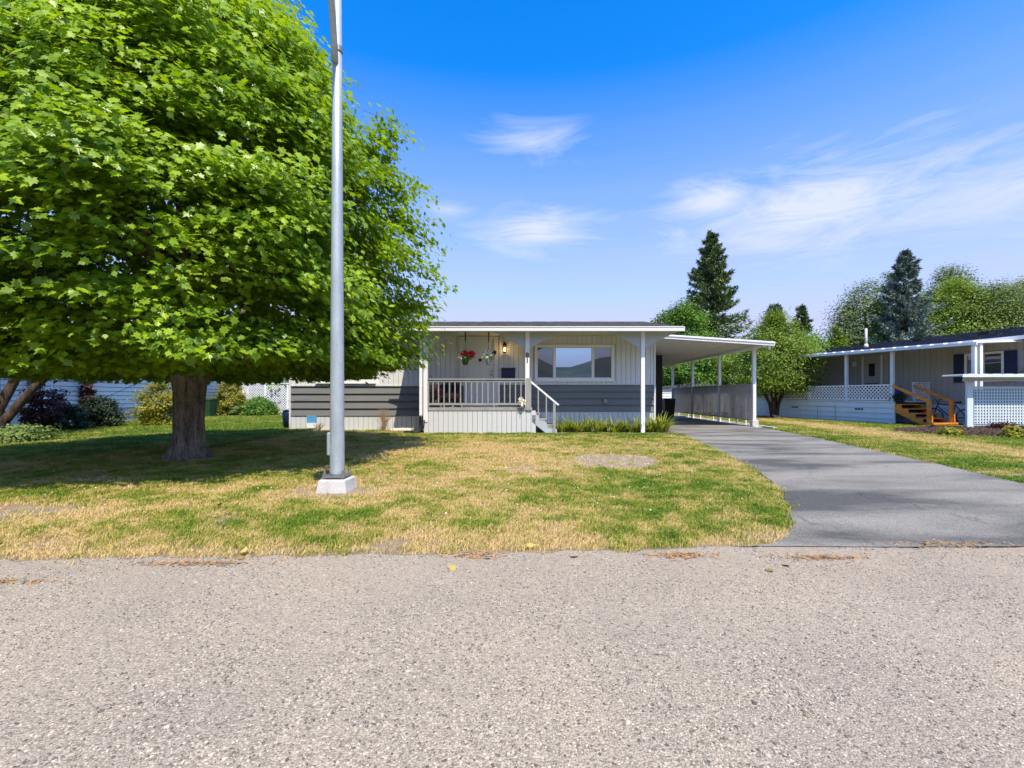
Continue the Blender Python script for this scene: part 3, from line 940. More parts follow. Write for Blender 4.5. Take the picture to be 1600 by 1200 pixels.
# wall vent, crawl-space vent
vt = MB().tube([(2.48, FW-0.10, 0.94), (2.48, FW-0.03, 0.94)], [0.055, 0.075], 14).build('wall_vent', M_rail, house, smooth=False)
MB().box(2.40, 2.56, FW-0.055, FW-0.03, 0.86, 1.02).build('vent_plate', M_slate, vt)
cv = MB()
cv.box(0.70, 0.90, FW-0.05, FW-0.022, 0.27, 0.30).box(0.70, 0.90, FW-0.05, FW-0.022, 0.42, 0.45).box(0.70, 0.73, FW-0.05, FW-0.022, 0.30, 0.42).box(0.87, 0.90, FW-0.05, FW-0.022, 0.30, 0.42)
cv.build('crawl_vent', M_white, house)

# ------------------------------------------------------------------ carport
cp = thing('carport', (8.16, 16.25, 0), 'white flat-roofed carport on slim posts beside the pale grey home', 'carport')
CX = 8.16
CY = [16.25, 19.15, 22.2, 25.2]
for yy in CY:
    B('carport_post', M_white, cp, CX-0.055, CX+0.055, yy-0.055, yy+0.055, 0.0, 2.80, bevel=0.005)
B('post_footing', M_conc, cp, CX-0.10, CX+0.12, CY[0]-0.10, CY[0]+0.11, 0.0, 0.24, bevel=0.01)
def cz(x): return 3.20 - (x-4.41)*0.0665
def slope_slab(x0, x1, y0, y1, t0, t1, name, m):
    return MB().prism([(x0, cz(x0)+t0), (x1, cz(x1)+t0), (x1, cz(x1)+t1), (x0, cz(x0)+t1)], 'y', y0, y1).build(name, m, cp)
y = 15.55
while y < 25.4:
    slope_slab(4.41, 8.42, y+0.004, y+0.396, -0.045, -0.01, 'roof_panel', M_soffit)
    slope_slab(4.41, 8.42, y-0.02, y+0.02, -0.085, -0.047, 'panel_rib', M_paint)
    y += 0.4
slope_slab(4.62, 8.46, 15.47, 15.525, -0.115, 0.005, 'front_fascia', M_white)
slope_slab(4.55, 8.48, 15.44, 15.468, -0.035, 0.022, 'gutter', M_white)
slope_slab(4.41, 8.45, 15.47, 25.5, 0.006, 0.02, 'roof_membrane', M_shingle_dark)
B('side_beam', M_white, cp, CX-0.05, CX+0.05, 15.53, 25.4, 2.80, 2.885)
B('side_gutter', M_white, cp, 8.43, 8.52, 15.53, 25.4, 2.84, 2.95)
B('downspout_stub', M_white, cp, 8.30, 8.38, 15.54, 15.62, 2.70, 2.84)
B('back_beam', M_white, cp, 4.41, 8.1, 25.1, 25.2, 2.72, 2.9)
B('storage_wall', M_darkwall, cp, 4.41, 6.02, 20.0, 25.0, 0.0, 2.9)
# grey lattice side screen
def lattice(x0, x1, z0, z1, pitch, wd, th, square=False):
    """strips of a lattice panel in the x-z plane, clipped to the rectangle; y from 0 to 2*th"""
    bb = MB()
    W, H = x1-x0, z1-z0
    if square:
        n = int(W/pitch)
        for i in range(n+1):
            xx = x0+i*W/n
            bb.box(max(x0, xx-wd/2), min(x1, xx+wd/2), 0, th, z0, z1)
        n = int(H/pitch)
        for i in range(n+1):
            zz = z0+i*H/n
            bb.box(x0, x1, th+0.0005, 2*th, max(z0, zz-wd/2), min(z1, zz+wd/2))
        return bb
    for s in (1, -1):
        c = -H if s == 1 else 0
        end = W if s == 1 else W+H
        while c < end:
            # line x = x0 + c + s*t , z = z0 + t
            t0, t1 = 0.0, H
            if s == 1:
                t0 = max(t0, -c); t1 = min(t1, W-c)
            else:
                t0 = max(t0, c-W); t1 = min(t1, c)
            if t1-t0 > 0.02:
                p = Vector((x0+c+s*t0, 0, z0+t0)); q = Vector((x0+c+s*t1, 0, z0+t1))
                d = (q-p).normalized(); u = Vector((-d.z, 0, d.x))*wd/2
                n = len(bb.v); ya, yb = (0, th) if s == 1 else (th+0.0005, 2*th)
                bb.v += [tuple(Vector((a.x, yy, a.z))) for yy in (ya, yb) for a in (p-u, p+u, q+u, q-u)]
                bb.f += [(n, n+1, n+2, n+3), (n+7, n+6, n+5, n+4)]
                for i in range(4):
                    j = (i+1) % 4; bb.f.append((n+i, n+4+i, n+4+j, n+j))
            c += pitch*1.4142
    return bb
def place_lattice(bb, parent, m, loc, rotz, name='lattice'):
    """loc in parent's own frame"""
    o = link(name, bb.mesh(name), parent, loc, (0, 0, rotz), m)
    o['kind'] = 'stuff'
    return o
for i in range(3):
    ya, yb = CY[i]+0.057, CY[i+1]-0.057
    place_lattice(lattice(0, yb-ya-0.08, 0.26, 1.50, 0.052, 0.030, 0.006), cp, M_graylat, (0.0, ya+0.04-16.25, 0), R(90))
    B('screen_rail', M_graylat, cp, CX-0.03, CX+0.03, ya, yb, 1.50, 1.545)
    B('screen_rail', M_graylat, cp, CX-0.03, CX+0.03, ya, yb, 0.215, 0.26)
    for j in range(1, 4):
        yy = ya+(yb-ya)*j/4
        B('screen_stake', M_white if j != 2 else M_rail, cp, CX+0.05, CX+0.085, yy-0.03, yy+0.03, 0.0, 1.0 if j != 2 else 1.45)
    for q in (ya, yb-0.04):
        B('screen_stile', M_graylat, cp, CX-0.03, CX+0.03, q, q+0.04, 0.26, 1.50)
kb = MB().box(8.27, 8.42, 15.2, 26.5, -0.01, 0.06).build('curb', M_conc, kind='structure')
MB().box(8.05, 8.26, 15.9, 26.0, -0.01, 0.03).build('post_strip', M_conc, kind='structure')

# ------------------------------------------------------------------ right neighbour
ANG = math.atan2(0.233, 0.972)
rh = thing('neighbour_home', (14.0, 17.3, 0), 'greige home with navy shutters, dark roof and lattice-railed deck on the right', 'house', rot=ANG)
def RB(name, m, x0, x1, y0, y1, z0, z1, parent=None, bevel=0.0, **tags):
    me = MB().box(0, x1-x0, 0, y1-y0, 0, z1-z0).mesh(name, bevel=bevel)
    return tagit(link(name, me, rh if parent is None else parent, (x0, y0, z0), m=m), **tags)
RB('wall', M_greige, 1.84, 9.0, -9.0, 7.58, 0.0, 3.0)
y = -9.0
k = 0
while y < 7.5:
    zs = [(0.80, 2.99)]
    if y+0.2 > 1.85 and y < 2.80: zs = [(2.88, 2.99)]
    elif y+0.2 > -2.62 and y < -0.78: zs = [(0.80, 1.58), (2.68, 2.99)]
    for za, zb in zs:
        piece('board', M_greige if y > -3.2 else M_blue_white, rh, (1.815, y+0.005, za), (0.03, 0.19, zb-za), local=True)
    y += 0.2
for r in range(4):
    for s in range(5):
        piece('siding_plank', M_blue_white, rh, (1.79, -9.0+s*3.31, r*0.195+0.01), (0.045, 3.30, 0.19), 'lapy-', local=True)
# deck skirt
for r in range(4):
    for s in range(3):
        piece('siding_plank', M_blue_white, rh, (-0.03, s*2.53, r*0.214+0.005), (0.05, 2.52, 0.21), 'lapy-', local=True)
RB('corner_trim', M_blue_white, -0.035, 0.03, -0.05, -0.002, 0, 0.86)
RB('deck', M_blue_white, -0.03, 1.80, -0.02, 7.6, 0.862, 0.915)
for yv in (1.2, 4.45):
    for k in range(3):
        RB('skirt_vent', M_dark, -0.034, -0.025, yv+k*0.13, yv+k*0.13+0.09, 0.54, 0.60)
hm = MB()
for y0_, y1_ in ((2.45, 2.462), (3.35, 3.362)):
    hm.box(-0.036, -0.03, y0_, y1_, 0.02, 0.66)
hm.box(-0.036, -0.03, 2.462, 3.35, 0.65, 0.66)
hm.build('access_hatch', M_slate, rh, world=False)
posts = [(0.05, 2.80), (1.95, 2.83), (3.8, 1.58), (5.7, 2.90), (7.5, 2.92)]
for yy, zt in posts:
    RB('deck_post', M_blue_white, -0.05, 0.05, yy-0.05, yy+0.05, 0.916, zt)
for i in range(len(posts)-1):
    ya, yb = posts[i][0]+0.052, posts[i+1][0]-0.052
    place_lattice(lattice(0, yb-ya, 0.99, 1.50, 0.105, 0.040, 0.008), rh, M_whitelat, (0.008, ya, 0), R(90))
    RB('lattice_shade_sheet', M_dark, 0.04, 0.045, ya, yb, 0.99, 1.50)  # black sheet added so the lattice holes look deeply shaded
    RB('railing_rail', M_whitelat, -0.03, 0.035, ya, yb, 1.50, 1.55)
    RB('railing_rail', M_whitelat, -0.03, 0.035, ya, yb, 0.94, 0.99)
# guard across the deck end
RB('deck_post', M_blue_white, 0.98, 1.07, -0.02, 0.06, 0.916, 1.60)
RB('guard_cap', M_whitelat, 0.94, 1.84, -0.04, 0.07, 1.60, 1.635)
place_lattice(lattice(1.07, 1.78, 0.96, 1.60, 0.105, 0.040, 0.008), rh, M_whitelat, (0, 0.0, 0), 0)
RB('guard_stile', M_whitelat, 1.76, 1.80, -0.01, 0.03, 0.92, 1.60)
# door on the deck
RB('door_trim', M_white, 1.79, 1.83, 1.86, 1.93, 0.92, 2.87)
RB('door_trim', M_white, 1.79, 1.83, 2.71, 2.78, 0.92, 2.87)
dd = RB('door', M_greige, 1.80, 1.84, 1.935, 2.705, 0.92, 2.86)
me = MB().box(0, 0.02, 0, 0.26, 0, 0.55).mesh('door_window'); link('door_window', me, dd, (-0.012, 0.26, 1.05), m=M_dark)
me = MB().box(0, 0.02, 0, 0.62, 0, 0.65).mesh('kick_panel'); link('kick_panel', me, dd, (-0.012, 0.08, 0.1), m=M_slate)
# window with shutters
def rwin():
    fr = MB(); y0_, y1_, z0_, z1_ = -2.30, -1.15, 1.60, 2.64; f = 0.07
    fr.box(1.78, 1.83, y0_, y1_, z0_, z0_+f).box(1.78, 1.83, y0_, y1_, z1_-f, z1_).box(1.78, 1.83, y0_, y0_+f, z0_+f, z1_-f).box(1.78, 1.83, y1_-f, y1_, z0_+f, z1_-f)
    w_ = fr.build('window', M_white, rh, world=False)
    for a, c in ((y0_+f, -1.745), (-1.705, y1_-f)):
        me = MB().box(1.815, 1.825, a, c, z0_+f, z1_-f).mesh('pane'); link('pane', me, w_, m=M_glass_far)
    me = MB().box(1.785, 1.83, -1.745, -1.705, z0_+f, z1_-f).mesh('mullion'); link('mullion', me, w_, m=M_white)
    for k in range(4):
        me = MB().bar((1.812, y0_+f, 2.25+0.02*k), (1.812, -1.75, 2.22+0.03*k), 0.006, 0.012).mesh('curtain_rod')
        if k == 1: link('curtain_rod', me, w_, m=M_white)
rwin()
for ya in (-1.14, -2.64):
    s = RB('shutter', M_navy, 1.775, 1.812, ya, ya+0.33, 1.60, 2.64)
    for k in range(14):
        piece('louvre', M_navy, s, (-0.008, 0.03, 0.05+k*0.07), (0.01, 0.27, 0.05), local=True)
# power meter and conduit
pm = MB().tube([(1.70, -3.0, 2.30), (1.80, -3.0, 2.30)], 0.09, 12).build('power_meter', M_bolt, rh, world=False)
MB().tube([(1.77, -3.02, 2.85), (1.77, -3.02, 2.4), (1.77, -2.98, 2.2), (1.77, -2.80, 1.95), (1.77, -2.70, 1.86)], 0.02, 6).build('conduit', M_bolt, rh, world=False)
# awning over the deck: white pan roof with ribs
def az_(y): return 2.83 + 0.020*(y+2.8)
aw = MB()
def slab_y(x0, x1, y0, y1, za, zb, dx=0.10):
    n = len(aw.v)
    for y_ in (y0, y1):
        z = az_(y_)
        aw.v += [(x0, y_, z+za), (x1, y_, z+za+dx), (x1, y_, z+zb+dx), (x0, y_, z+zb)]
    aw.f += [(n, n+1, n+2, n+3), (n+7, n+6, n+5, n+4), (n, n+4, n+5, n+1), (n+1, n+5, n+6, n+2), (n+2, n+6, n+7, n+3), (n+3, n+7, n+4, n)]
slab_y(-0.30, 1.80, -2.8, 7.0, -0.03, 0.0)
aw.build('awning_pan', M_white, rh, world=False)
y = -2.8
while y < 6.95:
    aw = MB()
    slab_y(-0.33, 1.80, y+0.06, y+0.36, 0.003, 0.045)
    aw.build('awning_rib', M_white, rh, world=False)
    y += 0.42
aw = MB(); slab_y(-0.36, -0.31, -2.85, 7.0, -0.095, 0.0, 0.0); aw.build('awning_gutter', M_blue_white, rh, world=False)
RB('awning_post', M_white, -0.22, -0.12, -2.72, -2.62, 0.0, 2.80)
RB('awning_post', M_white, -0.02, 0.10, -2.74, -2.62, 0.0, 2.81)
# roof
rr = MB()
def rzz(x): return 3.06 + (x-1.5)*0.192
n = 26
for k in range(n):
    a = 1.5+3.8*k/n; c = 1.5+3.8*(k+1)/n
    yy = -9.3
    while yy < 7.7:
        ye = min(yy+random.choice([0.3, 0.42, 0.5]), 7.7)
        t = random.uniform(0.014, 0.03)
        rr.prism([(a-0.01, rzz(a)), (c, rzz(c)), (c, rzz(c)+0.004), (a-0.01, rzz(a)+t)], 'y', yy+0.003, ye-0.003)
        yy = ye
rr.build('shingles', M_shingle_dark, rh, world=False, kind='stuff')
MB().prism([(1.5, rzz(1.5)-0.04), (5.3, rzz(5.3)-0.04), (9.2, rzz(1.4)-0.04), (9.2, rzz(1.4)), (5.3, rzz(5.3)-0.002), (1.5, rzz(1.5)-0.002)], 'y', -9.3, 7.7).build('roof', M_shingle_dark, rh, world=False)
RB('fascia', M_white, 1.46, 1.50, -9.3, 7.7, 2.95, 3.075)
RB('soffit', M_blue_white, 1.50, 1.84, -9.3, 7.7, 3.003, 3.015)
MB().prism([(1.85, 3.0), (8.9, 3.0), (5.3, rzz(5.3)-0.05)], 'y', 7.48, 7.57).build('gable_infill', M_greige, rh, world=False)
MB().tube([(3.5, 4.0, 3.3), (3.5, 4.0, 4.36)], 0.055, 10).build('chimney_pipe', M_soffit, rh, world=False, smooth=True)
MB().tube([(3.5, 4.0, 3.4), (3.5, 4.0, 3.62)], [0.12, 0.07], 10).build('pipe_flashing', M_soffit, rh, world=False, smooth=True)
for xv, yv in ((3.3, -0.9), (3.5, 1.6), (3.6, -2.6)):
    MB().box(xv-0.15, xv+0.1, yv-0.17, yv+0.17, rzz(xv)-0.02, rzz(xv)+0.12).build('roof_vent', M_dark, rh, world=False)
MB().tube([(2.1, 7.0, 3.1), (2.1, 7.0, 3.42)], 0.07, 8).build('roof_vent', M_blue_white, rh, world=False)
# wall lamp boxes on the deck wall
RB('porch_lamp', M_petal, 1.76, 1.812, 3.05, 3.22, 2.45, 2.66)

# cedar stairs from the deck
st = thing('deck_stairs', (14.0, 17.3, 0), 'orange cedar stairs with handrails descending from the lattice-railed deck', 'stairs', rot=ANG)
n_t = 5
for i in range(n_t):
    y1_ = -i*0.245-0.03; z = 0.80-i*0.165
    me = MB().box(0, 1.0, -0.27, 0, -0.035, 0).mesh('tread', bevel=0.003)
    link('tread', me, st, (0.0, y1_, z), m=M_cedar)
    me = MB().box(0.05, 0.95, -0.02, 0, -0.13, -0.04).mesh('riser')
    link('riser', me, st, (0.0, y1_-0.02, z), m=M_darkwall)
for xx in (-0.03, 0.99):
    pts = [(-0.03, 0.80), (-0.03, 0.52)]
    pts += [(-1.10, 0.0), (-1.32, 0.0)]
    for i in range(n_t-1, -1, -1):
        pts += [(-i*0.245-0.29, 0.765-i*0.165), (-i*0.245-0.06, 0.765-i*0.165)]
    MB().prism(pts, 'x', xx, xx+0.035).build('stringer', M_cedar, st, world=False)
for xx in (-0.08, 0.96):
    MB().box(xx, xx+0.09, -1.30, -1.20, 0.0, 0.98).build('newel', M_cedar, st, world=False)
    MB().bar((xx+0.03, 0.0, 1.50), (xx+0.03, -1.22, 0.93), 0.05, 0.10).build('handrail', M_cedar, st, world=False)
    MB().box(xx+0.02, xx+0.07, -1.36, -1.31, -0.02, 0.46).build('stub_post', M_cedar, st, world=False)
MB().box(-0.16, 1.12, -1.40, -1.365, 0.10, 0.16).build('bottom_board', M_cedar, st, world=False)
MB().box(-0.3, 1.6, -2.2, -1.0, -0.01, 0.03).build('landing_slab', M_conc, st, world=False)

# low lattice enclosure on the right
en = thing('lattice_enclosure', (13.18, 13.5, 0), 'low white roofed enclosure with square lattice panel by the mulch bed', 'enclosure')
B('corner_post', M_blue_white, en, 13.02, 13.21, 13.41, 13.48, 0.0, 1.535, bevel=0.008)
B('roof_slab', M_white, en, 12.70, 18.0, 13.10, 13.9, 1.692, 1.72)
B('roof_gutter', M_blue_white, en, 12.56, 18.0, 13.07, 13.098, 1.65, 1.735)
B('roof_beam', M_soffit, en, 12.76, 18.0, 13.19, 13.28, 1.60, 1.65)
B('roof_beam', M_soffit, en, 12.86, 18.0, 13.29, 13.40, 1.54, 1.60)
for i in range(14):
    B('roof_rib', M_white, en, 12.74+i*0.36, 12.96+i*0.36, 13.10, 13.9, 1.721, 1.745)
place_lattice(lattice(0.16, 1.86, 0.27, 1.33, 0.083, 0.044, 0.008, True), en, M_blue_white, (0, 0.02, 0), 0)
place_lattice(lattice(1.94, 4.4, 0.27, 1.33, 0.083, 0.044, 0.008, True), en, M_blue_white, (0, 0.02, 0), 0)
for xa, xb, za, zb in ((13.27, 17.7, 1.335, 1.39), (13.27, 17.7, 0.215, 0.265), (15.04, 15.11, 0.27, 1.33), (13.29, 13.33, 0.27, 1.33)):
    B('panel_frame', M_blue_white, en, xa, xb, 13.545, 13.58, za, zb)
B('panel_shade_sheet', M_darkwall, en, 13.36, 17.7, 13.66, 13.67, 0.25, 1.30)  # added dark sheet, gives the square lattice openings their shade
B('corner_post', M_blue_white, en, 17.7, 17.9, 13.41, 13.60, 0.0, 1.535)
B('corner_post', M_blue_white, en, 17.7, 17.85, 13.7, 13.85, 0.0, 1.69)

# ------------------------------------------------------------------ left neighbour
lh = thing('left_neighbour_home', (-16.7, 24.9, 0), 'white lap-sided home behind the maple on the left', 'house')
LX = -16.7
B('wall', M_rail, lh, LX-6, LX-0.05, 6.0, 24.86, 0.0, 2.9)
for r in range(13):
    for s in range(5):
        piece('siding_plank', M_white, lh, (LX-0.048, 6.0+s*3.78, 0.62+r*0.17), (0.065, 3.77, 0.155), 'lapy+')
y = 6.0
while y < 24.8:
    piece('skirting_board', M_skirt, lh, (LX-0.06, y, 0.0), (0.03, 0.19, 0.60)); y += 0.2
B('corner_trim', M_rail, lh, LX-0.06, LX+0.03, 24.86, 24.95, 0.0, 2.9)
MB().prism([(LX+0.45, 2.9), (LX-3, 3.5), (LX-6.5, 2.9), (LX-6.5, 2.84), (LX+0.45, 2.84)], 'y', 5.5, 25.3).build('roof', M_shingle, lh)
B('gutter', M_white, lh, LX+0.455, LX+0.55, 5.5, 25.3, 2.80, 2.9)
wv = window
B('meter_box', M_soffit, lh, LX+0.0, LX+0.12, 21.5, 21.85, 1.2, 1.6)

# tan gate panel and lattice fence at the back left
gp = thing('garden_gate', (-16.4, 25.4, 0), 'plain grey boarded gate between the lap-sided home and the tall yellow shrub', 'gate')
for i in range(7):
    piece('board', M_rail, gp, (-16.62+i*0.15, 25.4, 0.05), (0.142, 0.03, 1.75))
B('gate_rail', M_rail, gp, -16.62, -15.58, 25.432, 25.47, 1.5, 1.58)
lf = thing('lattice_fence', (-14.0, 25.0, 0), 'white diagonal lattice fence left of the pale grey home', 'fence')
for i in range(5):
    xx = -15.5+i*1.22
    B('fence_post', M_whitelat, lf, xx-0.04, xx+0.04, 25.0-0.02, 25.07, 0.0, 1.80)
    if i < 4:
        place_lattice(lattice(xx+0.04, xx+1.18, 0.1, 1.70, 0.098, 0.040, 0.008), lf, M_whitelat, (14.0, 0.0, 0), 0)
B('fence_cap', M_whitelat, lf, -15.56, -10.5, 24.96, 25.1, 1.76, 1.81)
B('fence_rail', M_whitelat, lf, -15.5, -10.5, 24.975, 24.995, 0.04, 0.10)
B('fence_backing', M_darkwall, lf, -15.5, -10.5, 25.5, 25.53, 0.0, 1.68)

# ------------------------------------------------------------------ street light pole
PX, PYY = -2.2, 5.32
pole = thing('street_lamp', (PX, PYY, 0), 'tall grey galvanised street lamp pole bolted to a white concrete block on the lawn', 'street lamp')
bb = MB()
n = len(bb.v)
hb, ht = 0.176, 0.138
for z, h in ((-0.02, hb), (0.145, ht+0.014), (0.16, ht)):
    for sx, sy in ((-1, -1), (1, -1), (1, 1), (-1, 1)):
        bb.v.append((PX+sx*h, PYY+sy*h, z))
for l in range(2):
    for i in range(4):
        j = (i+1) % 4; bb.f.append((l*4+i, l*4+j, l*4+4+j, l*4+4+i))
bb.f += [(0, 3, 2, 1), (8, 9, 10, 11)]
bb.build('concrete_block', M_conc, pole)
B('base_plate', M_bolt, pole, PX-0.125, PX+0.125, PYY-0.125, PYY+0.125, 0.175, 0.195)
for sx in (-1, 1):
    for sy in (-1, 1):
        MB().tube([(PX+sx*0.103, PYY+sy*0.103, 0.15), (PX+sx*0.103, PYY+sy*0.103, 0.265)], 0.012, 8).tube([(PX+sx*0.103, PYY+sy*0.103, 0.196), (PX+sx*0.103, PYY+sy*0.103, 0.222)], 0.024, 6).build('anchor_bolt', M_bolt, pole)
MB().tube([(PX, PYY, 0.196), (PX, PYY, 0.23), (PX, PYY, 1.5), (PX, PYY, 3.5), (PX, PYY, 5.9)], [0.086, 0.081, 0.075, 0.062, 0.046], 32).build('pole', M_metal, pole, smooth=True)
MB().tube([(PX, PYY, 5.9), (PX, PYY, 5.96)], [0.056, 0.04], 16).build('pole_cap', M_bolt, pole)
MB().box(PX-0.108, PX-0.06, PYY-0.045, PYY+0.045, 0.42, 0.69).build('hand_hole_cover', M_metal, pole, bevel=0.012)
armp = [(PX-0.005, PYY-0.05, 4.98), (PX+0.015, PYY-0.12, 5.14), (PX+0.07, PYY-0.30, 5.36), (PX+0.18, PYY-0.7, 5.62), (PX+0.42, PYY-1.5, 5.86), (PX+0.60, PYY-2.1, 5.93)]
MB().tube(armp, [0.038, 0.036, 0.034, 0.032, 0.03, 0.03], 12).build('lamp_arm', M_metal, pole, smooth=True)
MB().tube([(PX, PYY, 5.13), (PX, PYY, 5.19)], 0.062, 16).build('arm_clamp', M_bolt, pole, smooth=False)
hd = MB().tube([(PX+0.58, PYY-2.05, 5.93), (PX+0.61, PYY-2.15, 5.94), (PX+0.68, PYY-2.4, 5.95), (PX+0.78, PYY-2.75, 5.93)], [0.05, 0.10, 0.13, 0.04], 14).build('lamp_head', M_metal, pole, smooth=True)
MB().tube([(PX+0.68, PYY-2.4, 5.82), (PX+0.68, PYY-2.4, 5.90)], [0.06, 0.12], 14).build('lens', M_petal, hd, smooth=True)

# ------------------------------------------------------------------ foliage builders
def rand_rot(normals, spin):
    """orthonormal frames (N,3,3) columns: width, length, normal"""
    N = len(normals)
    nrm = normals/np.linalg.norm(normals, axis=1, keepdims=True)
    ref = np.tile(np.array([[0, 0, 1.0]]), (N, 1))
    bad = np.abs(nrm[:, 2]) > 0.97
    ref[bad] = (1, 0, 0)
    t = np.cross(ref, nrm); t /= np.linalg.norm(t, axis=1, keepdims=True)
    s = np.cross(nrm, t)
    c, sn = np.cos(spin)[:, None], np.sin(spin)[:, None]
    a = t*c + s*sn; b_ = -t*sn + s*c
    return np.stack([a, b_, nrm], 2)
def stamp(tpl, pos, frames, size):
    """tpl (k,3) -> (N,k,3)"""
    v = np.einsum('nij,kj->nki', frames, tpl) * size[:, None, None]
    return v + pos[:, None, :]
LEAF_H = [(0, 0), (.26, -.10), (.22, .10), (.50, .30), (.30, .36), (.34, .58), (.14, .60), (0, 1.0)]
def maple_template():
    pts = [(0, 0, 0), (0, 1.0, -0.12)]
    r = [(x, y, -0.16*x - 0.10*y*y) for x, y in LEAF_H[1:-1]]
    l = [(-x, y, z) for x, y, z in r]
    return np.array(pts + r + l, float), [tuple([0] + list(range(2, 8)) + [1]), tuple([0, 1] + list(range(13, 7, -1)))]
SMALL = np.array([(0, 0, 0), (0.38, 0.45, 0.06), (0, 1.0, -0.06), (-0.38, 0.45, 0.06)], float)
SMALL_F = [(0, 1, 2), (0, 2, 3)]
NEEDLE = np.array([(-0.5, 0, 0), (0.5, 0, 0), (0.12, 1, 0), (-0.12, 1, 0)], float)

def limb_tree(bb, base, tips, r0, seg=8):
    for t, r in tips:
        base = Vector(base); t = Vector(t)
        mid = base.lerp(t, 0.45) + Vector((0, 0, 0.12*(t-base).length))
        m2 = base.lerp(t, 0.75) + Vector((0, 0, 0.08*(t-base).length))
        bb.tube([base, mid, m2, t], [r, r*0.65, r*0.4, r*0.15], seg, cap=False)

# ------------------------------------------------------------------ big maple
TX, TY = -5.88, 7.96
maple = thing('maple_tree', (TX, TY, 0), 'large broad green maple tree shading the lawn at left', 'tree')
prof_z = np.array([1.25, 1.45, 1.84, 2.5, 3.3, 4.2, 5.05, 6.0, 7.0, 7.9, 8.8, 9.4])
prof_r = np.array([2.6, 3.1, 3.5, 3.82, 3.92, 3.72, 3.42, 2.95, 2.2, 1.4, 0.75, 0.15])
# trunk with flare and ridges
tb = MB(); SEG = 72
rings = [(-0.05, 0.45), (0.03, 0.355), (0.12, 0.285), (0.28, 0.245), (0.6, 0.222), (1.0, 0.220), (1.3, 0.245), (1.5, 0.27), (1.75, 0.23)]
zz = []
for i in range(len(rings)-1):
    (a, ra), (c, rc) = rings[i], rings[i+1]
    for k in range(4):
        zz.append((a+(c-a)*k/4, ra+(rc-ra)*k/4))
zz.append(rings[-1])
for z, r in zz:
    for s in range(SEG):
        a = 2*math.pi*s/SEG
        flare = max(0, 0.35-z)/0.35
        rr_ = r*(1 + 0.16*flare*math.cos(5*a+0.7) + 0.035*math.sin(9*a+z*1.3) + 0.09*(float(vnoise(np.array([a*7]), np.array([z*3.0]), 5)[0])-0.5) + 0.07*(float(vnoise(np.array([a*16]), np.array([z*5.0]), 6)[0])-0.5))
        tb.v.append((TX+rr_*math.cos(a), TY+rr_*math.sin(a), z))
for i in range(len(zz)-1):
    for s in range(SEG):
        a = i*SEG+s; c = i*SEG+(s+1) % SEG
        tb.f.append((a, c, c+SEG, a+SEG))
tb.build('trunk', M_bark, maple, smooth=True)
lb = MB()
random.seed(5)
for i in range(17):
    a = i*2.4; zt = random.uniform(2.2, 8.2)
    r = float(np.interp(zt, prof_z, prof_r))*0.78
    z0 = min(1.45+0.12*i, 3.6)
    base = (TX+0.06*math.cos(a), TY+0.06*math.sin(a), z0)
    tip = (TX+r*math.cos(a), TY+r*math.sin(a), zt)
    limb_tree(lb, base, [(tip, 0.11 if i < 8 else 0.075)], 0.1)
    for q in range(4):
        f = random.uniform(0.45, 0.8)
        p = Vector(base).lerp(Vector(tip), f) + Vector((0, 0, 0.1*(Vector(tip)-Vector(base)).length))
        a2 = a + random.uniform(-0.8, 0.8)
        r2 = random.uniform(0.8, 1.5)
        limb_tree(lb, p, [(p+Vector((r2*math.cos(a2), r2*math.sin(a2), random.uniform(-0.1, 0.7))), 0.035)], 0.03, 6)
lb.tube([(TX, TY, 1.6), (TX+0.05, TY, 3.2), (TX-0.05, TY+0.05, 5.2), (TX, TY, 8.0)], [0.24, 0.19, 0.12, 0.03], 12)
lb.build('limbs', M_bark, maple, smooth=True)

# sprays of leaves gathered into boughs over the crown's shell
NB = 270
bth = rng.uniform(0, 2*math.pi, NB*4); bz_ = rng.uniform(1.55, 8.9, NB*4)
br_ = np.interp(bz_, prof_z, prof_r)
keep = (rng.uniform(0, 4.1, NB*4) < br_+0.25) & ((np.sin(bth) < 0.3) | (rng.uniform(0, 1, NB*4) < 0.6))
bth, bz_ = bth[keep][:NB], bz_[keep][:NB]
NB = len(bth)
bf = 0.72 + 0.38*rng.uniform(0, 1, NB)**0.75
SPB = 9
o1 = rng.normal(0, 0.36, (NB, SPB)); o2 = rng.normal(0, 0.26, (NB, SPB))
zc = (bz_[:, None] + o2).ravel()
br_ = np.interp(bz_, prof_z, prof_r)
th = (bth[:, None] + o1/np.maximum(br_, 0.8)[:, None]).ravel()
rr_ = np.interp(zc, prof_z, prof_r)
rad = rr_*np.repeat(bf, SPB) - (1.05*(o1**2+o2**2)).ravel() - 0.12*rng.uniform(0, 1, NB*SPB)
tb_spray = np.repeat(rng.uniform(0, 1, NB), SPB)
# filler sprays inside so that the crown is not hollow
NF = 620
thf = rng.uniform(0, 2*math.pi, NF); zf_ = rng.uniform(1.7, 7.8, NF)
radf = np.interp(zf_, prof_z, prof_r)*rng.uniform(0.50, 0.84, NF)
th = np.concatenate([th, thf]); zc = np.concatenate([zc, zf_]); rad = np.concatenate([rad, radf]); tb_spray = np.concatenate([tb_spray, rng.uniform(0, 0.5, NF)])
rad = rad*np.where(np.sin(th) > 0, 1-0.13*np.sin(th)*np.clip((zc-2.5)/1.5, 0, 1), 1)
rad = np.maximum(rad, 0.1)
sp = np.stack([TX+rad*np.cos(th), TY+rad*np.sin(th), zc], 1)
